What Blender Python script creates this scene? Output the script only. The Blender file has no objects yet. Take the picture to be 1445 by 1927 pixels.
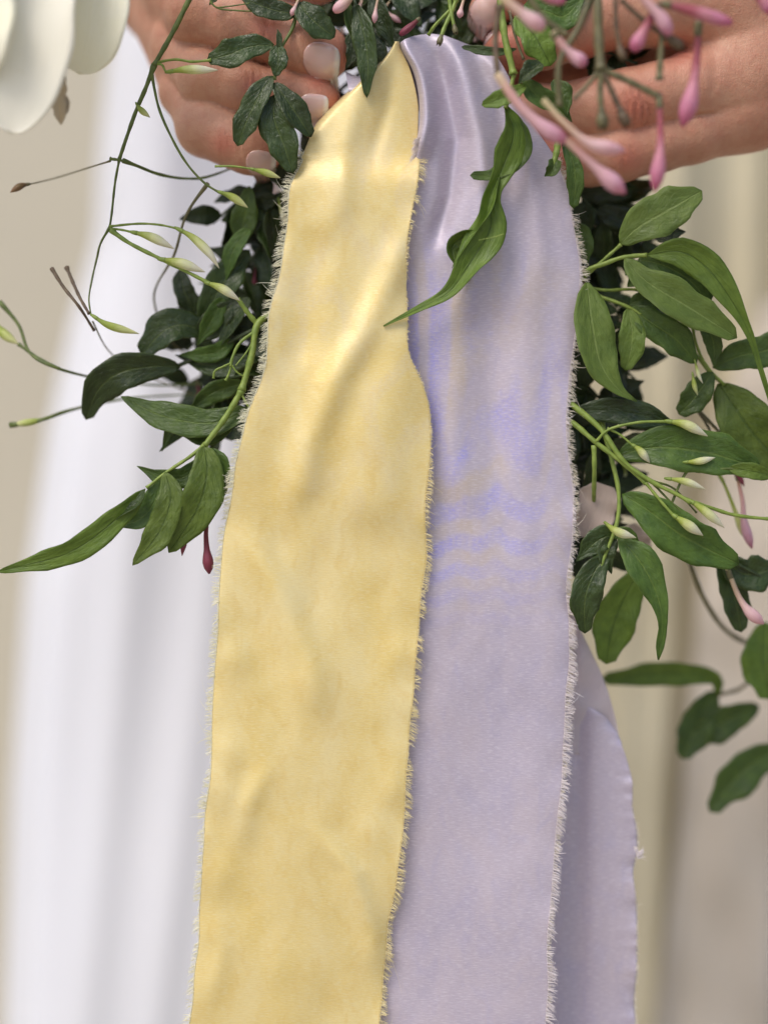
import bpy, math, random
import numpy as np
from mathutils import Vector, Matrix
rnd = random.Random(7)
R = math.radians
scene = bpy.context.scene
COL = scene.collection

# ------------------------------------------------------------------ camera, sky, sun, exposure
S = 0.22 / 1445.0          # metres per photo pixel at the ribbon's distance
D = 0.50                   # camera to ribbon
Z0 = 1.10                  # height of the picture's centre above the ground
cam_d = bpy.data.cameras.new('camera'); cam = bpy.data.objects.new('camera', cam_d); COL.objects.link(cam)
cam.location = (0, -D, Z0); cam.rotation_euler = (R(90), 0, 0)
cam_d.sensor_fit = 'VERTICAL'; cam_d.sensor_height = 36.0
cam_d.lens = 36.0 * D / (1927 * S)
cam_d.clip_start = 0.02; cam_d.clip_end = 200
cam_d.dof.use_dof = True; cam_d.dof.focus_distance = D; cam_d.dof.aperture_fstop = 2.6
scene.camera = cam
SUN_EL, SUN_AZ = 52.0, -38.0     # azimuth measured from behind the camera towards the left
w = bpy.data.worlds.new('World'); scene.world = w; w.use_nodes = True
nt = w.node_tree; bg = nt.nodes['Background']
sky = nt.nodes.new('ShaderNodeTexSky'); sky.sky_type = 'NISHITA'; sky.sun_disc = False
sun_dir = Vector((math.sin(R(SUN_AZ)) * math.cos(R(SUN_EL)), -math.cos(R(SUN_AZ)) * math.cos(R(SUN_EL)), math.sin(R(SUN_EL))))
sky.sun_elevation = R(SUN_EL); sky.sun_rotation = math.atan2(sun_dir.x, sun_dir.y)
sky.air_density = 1.0; sky.dust_density = 2.5; sky.ozone_density = 0.7
nt.links.new(sky.outputs[0], bg.inputs[0]); bg.inputs[1].default_value = 0.12
sl = bpy.data.lights.new('sun', 'SUN'); so = bpy.data.objects.new('sun', sl); COL.objects.link(so)
sl.energy = 1.45; sl.angle = R(30); sl.color = (1.0, 0.95, 0.87)
so.rotation_euler = (-sun_dir).to_track_quat('-Z', 'Y').to_euler()
so.location = (0, 0, 4)
scene.view_settings.view_transform = 'Standard'; scene.view_settings.look = 'None'
scene.view_settings.exposure = 0.44; scene.view_settings.gamma = 1.0
scene.render.engine = 'CYCLES'
scene.cycles.max_bounces = 8
scene.cycles.use_denoising = True

# ------------------------------------------------------------------ helpers
def P(x, y, d=0.0):
    """photo pixel and depth (in pixel units, away from the camera) -> world point"""
    k = (D + d * S) / D
    return np.array([(x - 722.5) * S * k, d * S, Z0 + (963.5 - y) * S * k])
def PA(x, y, d):
    x, y, d = np.broadcast_arrays(np.asarray(x, float), np.asarray(y, float), np.asarray(d, float))
    k = (D + d * S) / D
    return np.stack([(x - 722.5) * S * k, d * S, Z0 + (963.5 - y) * S * k], -1)
def RS(r, d):
    return r * S * (D + d * S) / D
def lin(c):
    return tuple(((v / 255) / 12.92 if v / 255 <= 0.04045 else ((v / 255 + 0.055) / 1.055) ** 2.4) for v in c) + (1.0,)
def tag(o, label=None, cat=None, group=None, kind=None):
    if label: o['label'] = label
    if cat: o['category'] = cat
    if group: o['group'] = group
    if kind: o['kind'] = kind
    return o
def mesh(name, V, F, mat, parent=None, uv=None, smooth=True):
    me = bpy.data.meshes.new(name)
    V = np.asarray(V, float)
    if isinstance(F, np.ndarray):
        F = F.tolist()
    me.from_pydata(V.tolist(), [], F)
    if uv is not None:
        lay = me.uv_layers.new(name='UVMap')
        idx = np.zeros(len(me.loops), dtype=np.int32); me.loops.foreach_get('vertex_index', idx)
        lay.data.foreach_set('uv', np.asarray(uv, np.float32)[idx].ravel())
    if smooth:
        me.polygons.foreach_set('use_smooth', np.ones(len(me.polygons), bool))
    me.materials.append(mat); me.update()
    o = bpy.data.objects.new(name, me); COL.objects.link(o)
    if parent is not None:
        o.parent = parent; o.matrix_parent_inverse = parent.matrix_world.inverted()
    return o
def empty(name, loc):
    o = bpy.data.objects.new(name, None); COL.objects.link(o)
    o.empty_display_size = 0.01
    o.location = tuple(float(v) for v in loc)
    o.matrix_world = Matrix.Translation(o.location)
    return o
def solid(o, t, off=0.0):
    m = o.modifiers.new('thickness', 'SOLIDIFY'); m.thickness = t; m.offset = off
    return o
def cat(pts, n):
    """Catmull-Rom through pts, n samples, even in arc length"""
    p = np.asarray(pts, float)
    if len(p) == 2:
        t = np.linspace(0, 1, n)[:, None]; return p[0] * (1 - t) + p[1] * t
    q = np.vstack([2 * p[0] - p[1], p, 2 * p[-1] - p[-2]])
    out = []
    for i in range(len(p) - 1):
        a, b, c, d = q[i], q[i + 1], q[i + 2], q[i + 3]
        t = np.linspace(0, 1, 24, endpoint=False)[:, None]
        out.append(0.5 * ((2 * b) + (c - a) * t + (2 * a - 5 * b + 4 * c - d) * t ** 2 + (3 * b - a - 3 * c + d) * t ** 3))
    out = np.vstack(out + [p[-1:]])
    L = np.r_[0, np.cumsum(np.linalg.norm(np.diff(out, axis=0), axis=1))]
    s = np.linspace(0, L[-1], n)
    return np.stack([np.interp(s, L, out[:, k]) for k in range(out.shape[1])], 1)
def curve1(pts):
    """smooth function through (t, value) pairs"""
    p = np.array(pts, float); tt = np.linspace(p[0, 0], p[-1, 0], 1600)
    v = np.interp(tt, p[:, 0], p[:, 1])
    k = np.hanning(45); k /= k.sum()
    vs = np.convolve(np.r_[np.full(22, v[0]), v, np.full(22, v[-1])], k, 'valid')
    return lambda x: np.interp(x, tt, vs)
def fbm(seed, n=24):
    g = np.random.RandomState(seed)
    ang = g.uniform(0, 2 * np.pi, n); ph = g.uniform(0, 2 * np.pi, n); f = g.uniform(0.5, 3.2, n)
    a = 1 / f; a /= np.sqrt((a ** 2).sum() / 2)
    def fn(x, y):
        r = 0
        for i in range(n):
            r = r + a[i] * np.sin(2 * np.pi * f[i] * (x * np.cos(ang[i]) + y * np.sin(ang[i])) + ph[i])
        return r
    return fn

# ------------------------------------------------------------------ materials
class M:
    def __init__(s, name):
        s.m = bpy.data.materials.new(name); s.m.use_nodes = True
        s.n = s.m.node_tree.nodes; s.l = s.m.node_tree.links
        s.b = s.n['Principled BSDF']; s.out = s.n['Material Output']
    def add(s, t, **kw):
        x = s.n.new(t)
        for k, v in kw.items():
            setattr(x, k, v)
        return x
    def val(s, node, sock, v):
        if hasattr(v, 'is_output'): s.l.new(v, node.inputs[sock])
        else: node.inputs[sock].default_value = v
    def noise(s, vec, scale, detail=3, rough=0.5, dist=0.0):
        x = s.add('ShaderNodeTexNoise'); s.l.new(vec, x.inputs['Vector'])
        x.inputs['Scale'].default_value = scale; x.inputs['Detail'].default_value = detail
        x.inputs['Roughness'].default_value = rough; x.inputs['Distortion'].default_value = dist
        return x.outputs['Fac']
    def ramp(s, fac, stops, interp='LINEAR'):
        x = s.add('ShaderNodeValToRGB'); x.color_ramp.interpolation = interp
        e = x.color_ramp.elements
        while len(e) < len(stops): e.new(0.5)
        for i, (p, c) in enumerate(stops):
            e[i].position = p; e[i].color = c if len(c) == 4 else tuple(c) + (1,)
        s.l.new(fac, x.inputs[0]); return x.outputs[0]
    def mix(s, fac, a, b, mode='MIX'):
        x = s.add('ShaderNodeMix', data_type='RGBA', blend_type=mode)
        s.val(x, 0, fac); s.val(x, 6, a); s.val(x, 7, b)
        return x.outputs[2]
    def math(s, op, a, b=0.0, c=None):
        x = s.add('ShaderNodeMath', operation=op); s.val(x, 0, a); s.val(x, 1, b)
        if c is not None: s.val(x, 2, c)
        return x.outputs[0]
    def maprange(s, v, a, b, c=0.0, d=1.0):
        x = s.add('ShaderNodeMapRange'); s.l.new(v, x.inputs[0])
        for i, q in enumerate((a, b, c, d)): x.inputs[i + 1].default_value = q
        return x.outputs[0]
    def scalevec(s, vec, sx, sy, sz=1, rot=0):
        x = s.add('ShaderNodeMapping'); s.l.new(vec, x.inputs[0]); x.inputs['Scale'].default_value = (sx, sy, sz)
        x.inputs['Rotation'].default_value = (0, 0, rot)
        return x.outputs[0]
    def bump(s, h, strength, dist=0.0003, prev=None):
        x = s.add('ShaderNodeBump'); s.l.new(h, x.inputs['Height'])
        x.inputs['Strength'].default_value = strength; x.inputs['Distance'].default_value = dist
        if prev: s.l.new(prev, x.inputs['Normal'])
        return x.outputs[0]
    def uv(s):
        return s.add('ShaderNodeTexCoord').outputs['UV']
    def obj(s):
        return s.add('ShaderNodeTexCoord').outputs['Object']
    def sep(s, v):
        x = s.add('ShaderNodeSeparateXYZ'); s.l.new(v, x.inputs[0]); return x.outputs
    def rand(s):
        return s.add('ShaderNodeObjectInfo').outputs['Random']
    def translucent(s, fac, col):
        t = s.add('ShaderNodeBsdfTranslucent'); s.val(t, 0, col)
        m = s.add('ShaderNodeMixShader'); m.inputs[0].default_value = fac
        s.l.new(s.b.outputs[0], m.inputs[1]); s.l.new(t.outputs[0], m.inputs[2]); s.l.new(m.outputs[0], s.out.inputs[0])

def leaf_mat(name, c1, c2, vein, rough=0.42, trans=0.22, coat=0.0, veinmix=0.5):
    m = M(name); uv = m.uv(); u, v, _ = m.sep(uv)
    ob = m.obj()
    n = m.noise(ob, 260, 4, 0.6)
    n2 = m.noise(ob, 2200, 2, 0.6)
    base = m.mix(m.maprange(n, 0.3, 0.7), c1, c2)
    hs = m.add('ShaderNodeHueSaturation'); m.l.new(base, hs.inputs['Color'])
    r = m.rand()
    m.l.new(m.maprange(r, 0, 1, 0.492, 0.504), hs.inputs['Hue']); m.l.new(m.maprange(r, 0, 1, 0.8, 1.25), hs.inputs['Value'])
    a = m.math('ABSOLUTE', m.math('SUBTRACT', v, 0.5))
    mid = m.maprange(a, 0.012, 0.035, 1, 0)
    # side veins: chevrons leaning to the tip
    ph = m.math('SUBTRACT', m.math('MULTIPLY', u, 9.0), m.math('MULTIPLY', a, 7.0))
    fr = m.math('ABSOLUTE', m.math('SUBTRACT', m.math('FRACT', ph), 0.5))
    side = m.maprange(fr, 0.0, 0.06, 1, 0)
    col = m.mix(m.math('MULTIPLY', mid, veinmix), hs.outputs[0], vein)
    col = m.mix(m.math('MULTIPLY', side, 0.16), col, vein)
    edge = m.maprange(a, 0.465, 0.5, 0, 0.35)
    col = m.mix(edge, col, vein)
    sp = m.noise(ob, 1400, 1, 0.5)
    col = m.mix(m.maprange(sp, 0.70, 0.78, 0, 0.25), col, vein)
    m.l.new(col, m.b.inputs['Base Color'])
    m.b.inputs['Roughness'].default_value = rough
    m.l.new(m.maprange(n, 0.3, 0.7, rough - 0.12, rough + 0.06), m.b.inputs['Roughness'])
    m.b.inputs['Specular IOR Level'].default_value = 0.5
    pk = m.noise(m.scalevec(uv, 9, 5), 1.0, 3, .55, .5)
    b0 = m.bump(pk, 0.5, 0.0012)
    b1 = m.bump(n2, 0.25, 0.0002, b0)
    b2 = m.bump(m.math('ADD', m.math('MULTIPLY', side, -0.5), m.math('MULTIPLY', mid, -1.0)), 0.5, 0.0003, b1)
    m.l.new(b2, m.b.inputs['Normal'])
    m.translucent(trans, col)
    return m.m
LEAF = {
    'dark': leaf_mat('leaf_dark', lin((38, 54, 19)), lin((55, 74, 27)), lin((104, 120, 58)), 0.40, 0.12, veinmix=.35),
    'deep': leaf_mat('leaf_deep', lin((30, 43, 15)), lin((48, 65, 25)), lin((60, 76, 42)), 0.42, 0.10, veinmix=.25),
    'mid': leaf_mat('leaf_mid', lin((60, 84, 28)), lin((82, 108, 38)), lin((118, 138, 62)), 0.5, 0.22, veinmix=.4),
    'pale': leaf_mat('leaf_pale', lin((96, 120, 46)), lin((116, 140, 60)), lin((146, 164, 92)), 0.55, 0.25, veinmix=.5),
    'fresh': leaf_mat('leaf_fresh', lin((84, 108, 32)), lin((108, 132, 46)), lin((58, 80, 24)), 0.5, 0.25, veinmix=.5),
}
def stem_mat(name, c1, c2, rough=0.5):
    m = M(name); ob = m.obj()
    n = m.noise(ob, 420, 3); col = m.mix(m.maprange(n, .35, .65), c1, c2)
    m.l.new(col, m.b.inputs['Base Color']); m.b.inputs['Roughness'].default_value = rough
    m.l.new(m.bump(m.noise(ob, 1800, 2), 0.3, 0.0002), m.b.inputs['Normal'])
    return m.m
STEM = {
    'green': stem_mat('stem_green', lin((110, 130, 50)), lin((134, 152, 68))),
    'vine': stem_mat('stem_vine', lin((74, 88, 34)), lin((98, 112, 50))),
    'dark': stem_mat('stem_dark', lin((48, 60, 32)), lin((64, 78, 40))),
    'olive': stem_mat('stem_olive', lin((92, 86, 58)), lin((112, 106, 72))),
    'brown': stem_mat('stem_brown', lin((84, 66, 50)), lin((104, 86, 62))),
}
def bud_mat(name, stops, rough=0.45, sss=0.1):
    m = M(name); u, v, _ = m.sep(m.uv()); ob = m.obj()
    n = m.noise(ob, 500, 3)
    uu = m.math('ADD', u, m.math('MULTIPLY', m.math('SUBTRACT', n, 0.5), 0.28))
    col = m.ramp(uu, stops)
    st = m.noise(m.scalevec(m.uv(), 3, 26), 1.0, 2)
    col = m.mix(m.maprange(st, 0.35, 0.7, 0, 0.38), col, m.mix(0.45, col, (0.35, 0.42, 0.12, 1) if 'white' in name else (0.45, 0.08, 0.12, 1)))
    m.l.new(col, m.b.inputs['Base Color']); m.b.inputs['Roughness'].default_value = rough
    m.l.new(m.bump(st, 0.5, 0.0004, m.bump(m.noise(ob, 1500, 2), .3, .0002)), m.b.inputs['Normal'])
    m.translucent(0.25, col)
    return m.m
BUD = {
    'white': bud_mat('bud_white', [(0.0, lin((120, 142, 52))), (0.3, lin((176, 188, 84))), (0.52, lin((226, 228, 168))), (0.75, lin((240, 236, 212))), (1.0, lin((236, 228, 200)))]),
    'green': bud_mat('bud_white_green', [(0.0, lin((110, 134, 46))), (0.45, lin((168, 182, 78))), (0.8, lin((222, 224, 156))), (1.0, lin((226, 222, 170)))]),
    'pink': bud_mat('bud_pink', [(0.0, lin((222, 206, 166))), (0.25, lin((220, 172, 164))), (0.55, lin((222, 180, 182))), (0.8, lin((234, 186, 202))), (1.0, lin((214, 132, 160)))]),
    'rose': bud_mat('bud_rose', [(0.0, lin((150, 84, 88))), (0.4, lin((178, 92, 104))), (0.62, lin((214, 146, 160))), (0.8, lin((218, 144, 172))), (1.0, lin((198, 96, 132)))]),
    'blush': bud_mat('bud_blush', [(0.0, lin((222, 208, 160))), (0.4, lin((226, 194, 170))), (0.7, lin((240, 204, 206))), (1.0, lin((232, 178, 188)))]),
    'wine': bud_mat('bud_wine', [(0.0, lin((96, 70, 44))), (0.3, lin((120, 50, 58))), (0.7, lin((142, 66, 84))), (1.0, lin((126, 50, 70)))]),
    'tan': bud_mat('bud_tan', [(0.0, lin((70, 66, 40))), (0.5, lin((120, 100, 60))), (1.0, lin((150, 120, 84)))]),
}

# ------------------------------------------------------------------ plant builders
def tube_geo(path, rad, sides=8, cap=True):
    p = np.asarray(path, float); n = len(p)
    T = np.gradient(p, axis=0); T /= np.linalg.norm(T, axis=1)[:, None] + 1e-12
    ref = np.array([0, 1.0, 0.02]); A = np.cross(T, ref); A /= np.linalg.norm(A, axis=1)[:, None] + 1e-9
    B = np.cross(T, A)
    rad = np.broadcast_to(np.asarray(rad, float), (n,))
    th = np.linspace(0, 2 * np.pi, sides, endpoint=False)
    V = (p[:, None] + rad[:, None, None] * (np.cos(th)[None, :, None] * A[:, None] + np.sin(th)[None, :, None] * B[:, None])).reshape(-1, 3)
    uv = np.stack([np.repeat(np.linspace(0, 1, n), sides), np.tile(th / 2 / np.pi, n)], 1)
    F = []
    for i in range(n - 1):
        for j in range(sides):
            k = (j + 1) % sides
            F.append((i * sides + j, i * sides + k, (i + 1) * sides + k, (i + 1) * sides + j))
    if cap:
        V = np.vstack([V, p[0], p[-1]]); uv = np.vstack([uv, [0, .5], [1, .5]])
        a, b = len(V) - 2, len(V) - 1
        for j in range(sides):
            k = (j + 1) % sides
            F.append((a, k, j)); F.append((b, (n - 1) * sides + j, (n - 1) * sides + k))
    return V, F, uv
def wpts(pts):
    return np.array([P(*(tuple(q) + (0,))[:3]) for q in pts])
def stem(parent, pts, r0=4.5, r1=3.0, mat='green', name='stem', nodes=True):
    w = wpts(pts); n = max(8, 7 * len(pts)); c = cat(w, n)
    d = np.array([(tuple(q) + (0,))[2] for q in pts]).mean()
    t = np.linspace(0, 1, n)
    r = RS(1, d) * (r0 + (r1 - r0) * t)
    r = r * (1 + 0.08 * np.sin(t * 23 + rnd.random() * 6) + 0.05 * np.sin(t * 51))
    if nodes:
        for k in (0.0, 1.0):
            r *= 1 + 0.35 * np.exp(-((t - k) / 0.04) ** 2)
    V, F, uv = tube_geo(c, r, 8)
    return mesh(name, V, F, STEM[mat], parent, uv)
def leaf_geo(mid, hw, tilt=0.0, twist=0.0, fold=0.25, wave=0.12, curl=0.0, prof=None, asym=0.0, n=22, m=9, waven=2.2, seed=None, rag=0.03, tipp=1.5):
    g = random.Random(seed if seed is not None else rnd.random())
    w = wpts(mid); c = cat(w, n)
    d = np.array([(tuple(q) + (0,))[2] for q in mid]).mean()
    t = np.linspace(0, 1, n)
    if prof is None:
        pr = (t ** 0.62) * ((1 - t) ** (0.62 * tipp)); pr = pr / pr.max()
        pr = np.where(t > 0.72, pr * (1 - 0.25 * np.sin((t - 0.72) / 0.28 * np.pi)), pr)
        pr = np.maximum(pr, 0.02)
    else:
        pr = np.interp(t, np.linspace(0, 1, len(prof)), prof)
    W = RS(hw, d) * pr
    T = np.gradient(c, axis=0); T /= np.linalg.norm(T, axis=1)[:, None] + 1e-12
    Vd = np.array([0, 1.0, 0]); Sd = np.cross(T, Vd); Sd /= np.linalg.norm(Sd, axis=1)[:, None] + 1e-9
    N = np.cross(Sd, T)      # roughly away from camera or towards it
    N = N * np.where(N[:, 1:2] > 0, -1, 1)
    a = R(tilt) + R(twist) * (t - 0.4)
    S2 = Sd * np.cos(a)[:, None] + N * np.sin(a)[:, None]; N2 = -Sd * np.sin(a)[:, None] + N * np.cos(a)[:, None]
    b = np.linspace(-1, 1, m)
    ph1, ph2 = g.random() * 6.3, g.random() * 6.3
    rag1 = rag * (0.7 + g.random())
    wob = np.interp(t, np.linspace(0, 1, 6), [g.uniform(.9, 1.1) for _ in range(6)])
    W = W * wob
    V = np.zeros((n, m, 3))
    for j, bb in enumerate(b):
        ww = W * (1 + asym * bb)
        rg = 1 + rag * np.sin(t * 31 + ph1 * (1 + bb)) * abs(bb) ** 3 + rag1 * np.sin(t * 13 + ph2 + bb) * abs(bb) ** 3
        off = fold * abs(bb) * ww - 0.10 * fold * ww * (1 - abs(bb)) + wave * ww * bb * bb * np.sin(2 * np.pi * waven * t + (ph1 if bb > 0 else ph2))
        off = off - curl * W * bb * bb
        V[:, j] = c + S2 * (bb * ww * rg * (1 - 0.12 * abs(fold)))[:, None] + N2 * off[:, None]
    uv = np.stack(np.meshgrid(t, (b + 1) / 2, indexing='ij'), -1).reshape(-1, 2)
    F = [(i * m + j, i * m + j + 1, (i + 1) * m + j + 1, (i + 1) * m + j) for i in range(n - 1) for j in range(m - 1)]
    return V.reshape(-1, 3), F, uv
def leaf(parent, mid, hw, mat='mid', name='leaf', thick=0.00012, **kw):
    V, F, uv = leaf_geo(mid, hw, **kw)
    return solid(mesh(name, V, F, LEAF[mat], parent, uv), thick)
BP = {'bud': [.26, .32, .42, .58, .74, .84, .86, .76, .56, .32, .06],
      'tube': [.38, .36, .37, .39, .42, .46, .54, .80, .98, .80, .16],
      'tubeb': [.55, .55, .56, .58, .6, .62, .66, .85, 1.0, .92, .45],
      'club': [.45, .5, .58, .68, .8, .9, 1.0, 1.0, .95, .8, .4]}
def bud(parent, pts, r, mat='white', kind='bud', name='bud', calyx=True):
    w = wpts(pts); n = 22; c = cat(w, n)
    d = np.array([(tuple(q) + (0,))[2] for q in pts]).mean()
    t = np.linspace(0, 1, n); pr = np.interp(t, np.linspace(0, 1, 11), BP[kind])
    V, F, uv = tube_geo(c, RS(r, d) * pr, 10)
    o = mesh(name, V, F, BUD[mat], parent, uv)
    if calyx:
        n2 = 7; t2 = np.linspace(0, 0.16, n2)
        cc = np.stack([np.interp(t2, t, c[:, k]) for k in range(3)], 1)
        cc[0] = cc[0] - (cc[1] - cc[0]) * 0.6
        rr = RS(r, d) * (np.interp(t2, t, pr) * np.array([.7, 1.12, 1.25, 1.28, 1.25, 1.22, 1.1]))
        V, F, uv = tube_geo(cc, rr, 8)
        mesh('calyx', V, F, STEM['green' if mat in ('white', 'green') else 'olive'], o, uv)
    return o
def cup(parent, pts, r, mat='olive', d=0):
    """an empty calyx: widening cup with teeth"""
    w = wpts(pts); c = cat(w, 8); dd = pts[0][2] if len(pts[0]) > 2 else 0
    V, F, uv = tube_geo(c, RS(r, dd) * np.array([.45, .5, .7, .9, 1, 1, .95, .8]), 8, cap=False)
    base = len(V); V = list(V); uv = list(uv); T = c[-1] - c[-2]; T /= np.linalg.norm(T)
    for j in range(0, 8, 2):
        a, b = V[7 * 8 + j], V[7 * 8 + (j + 1) % 8]
        V.append((a + b) / 2 + T * RS(r, dd) * 0.9); uv.append([1, .5]); F.append((7 * 8 + j, 7 * 8 + (j + 1) % 8, len(V) - 1))
    return solid(mesh('empty_calyx', V, F, STEM[mat], parent, uv), 0.00025)
SPR = 'jasmine sprigs in the bouquet'
def sprig(label, loc, name='jasmine_sprig', group=SPR, catg='flower sprig'):
    e = empty(name, P(*loc)); tag(e, label, catg, group); return e

# ------------------------------------------------------------------ the setting: ground and wall
def box(name, lo, hi, mat, parent=None):
    x0, y0, z0 = lo; x1, y1, z1 = hi
    V = [(x0, y0, z0), (x1, y0, z0), (x1, y1, z0), (x0, y1, z0), (x0, y0, z1), (x1, y0, z1), (x1, y1, z1), (x0, y1, z1)]
    F = [(3, 2, 1, 0), (4, 5, 6, 7), (0, 1, 5, 4), (1, 2, 6, 5), (2, 3, 7, 6), (3, 0, 4, 7)]
    return mesh(name, V, F, mat, parent, smooth=False)
m = M('paving'); ob = m.obj(); n = m.noise(ob, 3, 6, .6)
m.l.new(m.mix(n, lin((150, 142, 126)), lin((176, 166, 148))), m.b.inputs['Base Color']); m.b.inputs['Roughness'].default_value = .85
g = box('ground', (-60, -60, -0.2), (60, 60, 0), m.m); tag(g, kind='structure')
m = M('render_plaster'); ob = m.obj(); n = m.noise(ob, 5, 6, .6)
m.l.new(m.mix(n, lin((190, 182, 164)), lin((202, 194, 176))), m.b.inputs['Base Color']); m.b.inputs['Roughness'].default_value = .9
m.l.new(m.bump(m.noise(ob, 90, 4), .4, .003), m.b.inputs['Normal'])
wl = box('wall', (-3, 0.95, 0), (3, 1.15, 2.8), m.m)
tag(wl, 'plain beige rendered wall far behind the bouquet, out of focus', 'wall', kind='structure')

# ------------------------------------------------------------------ cloth sheets hanging behind
def cloth_mat(name, c1, c2, rough=.8, scale=900, sheen=.2, trans=0.15):
    m = M(name); ob = m.obj(); n = m.noise(ob, 12, 4); n2 = m.noise(ob, scale, 2)
    col = m.mix(n, c1, c2); m.l.new(col, m.b.inputs['Base Color'])
    m.b.inputs['Roughness'].default_value = rough; m.b.inputs['Sheen Weight'].default_value = sheen
    m.l.new(m.bump(n2, .3, .0003), m.b.inputs['Normal']); m.translucent(trans, col)
    return m.m
def sheet(name, xl, xr, y0, y1, depth, mat, parent=None, nu=160, nv=120):
    v = np.linspace(0, 1, nv); u = np.linspace(0, 1, nu)
    Y = np.repeat((y0 + (y1 - y0) * v)[:, None], nu, 1)
    X = xl(Y) + (xr(Y) - xl(Y)) * u[None]
    V = PA(X, Y, depth(X, Y, u[None] + 0 * Y)).reshape(-1, 3)
    F = [(i * nu + j, i * nu + j + 1, (i + 1) * nu + j + 1, (i + 1) * nu + j) for i in range(nv - 1) for j in range(nu - 1)]
    uv = np.stack([X / 100, Y / 100], -1).reshape(-1, 2)
    return mesh(name, V, F, mat, parent, uv)
person = empty('person', (0.02, 0.28, 0.0))
tag(person, 'person in a white dress holding the bouquet with both hands, pale glossy nails', 'person')
fx = fbm(3)
def dress_depth(X, Y, u):
    c = (Y - 1100) * -0.055
    d = 1330 + 0 * X
    for cx, wd, a, sl in ((75, 40, -60, -.03), (165, 55, 60, -.05), (235, 45, -75, -.10), (330, 60, 30, -.15), (395, 40, -55, -.12), (450, 50, 45, -.12), (560, 60, -50, -.1), (700, 70, 50, -.05)):
        d = d + .24 * a * np.exp(-((X - cx - (Y - 1100) * sl) / wd) ** 2)
    d = d + 10 * fx(X / 900, Y / 1600)
    d = d + 500 * np.exp(-u / 0.035) + 300 * np.exp(-(1 - u) / 0.04)
    return d
sheet('dress', curve1([(-900, 330), (-100, 250), (90, 205), (300, 185), (450, 180), (600, 135), (800, 92), (1100, 48), (1500, 22), (1927, 8), (2400, -5)]),
      lambda Y: 840 + 0 * Y, -900, 2400, dress_depth, cloth_mat('dress_white', lin((227, 229, 239)), lin((233, 234, 242))), person)
def tinted_cloth_depth(X, Y, u):
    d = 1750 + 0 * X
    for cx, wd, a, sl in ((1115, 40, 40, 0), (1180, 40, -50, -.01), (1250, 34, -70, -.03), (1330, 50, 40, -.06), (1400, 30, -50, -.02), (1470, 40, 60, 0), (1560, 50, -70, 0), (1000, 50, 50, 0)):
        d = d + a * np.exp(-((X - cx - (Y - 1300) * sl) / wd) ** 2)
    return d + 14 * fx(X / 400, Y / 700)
o = sheet('shade_tinted_cloth', lambda Y: 860 + 0 * Y, lambda Y: 1720 + 0 * Y, -700, 2500, tinted_cloth_depth, cloth_mat('shade_cream', lin((198, 189, 162)), lin((206, 198, 174))))  # added in place of the dress, its warm shade put into the cream
tag(o, 'added cream cloth, warm dress shade put into its colour, hanging in soft folds behind the right hand leaves', 'cloth')
def tinted_cloth2_depth(X, Y, u):
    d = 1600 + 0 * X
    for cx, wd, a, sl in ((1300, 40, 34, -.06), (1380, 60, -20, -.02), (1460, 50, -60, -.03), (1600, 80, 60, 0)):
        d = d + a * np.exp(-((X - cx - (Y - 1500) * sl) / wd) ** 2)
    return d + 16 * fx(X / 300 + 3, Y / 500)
o = sheet('shade_tinted_cloth', curve1([(560, 1440), (800, 1345), (1100, 1316), (1400, 1290), (1600, 1270), (1927, 1232), (2500, 1190)]),
          lambda Y: 1760 + 0 * Y, 560, 2500, tinted_cloth2_depth, cloth_mat('shade_greige', lin((196, 183, 166)), lin((210, 202, 192))))  # second added sheet, the dress's greyer shading put into its colour
tag(o, 'added pinkish grey cloth, paler dress shade put into its colour, hanging at the lower right corner', 'cloth')

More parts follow.
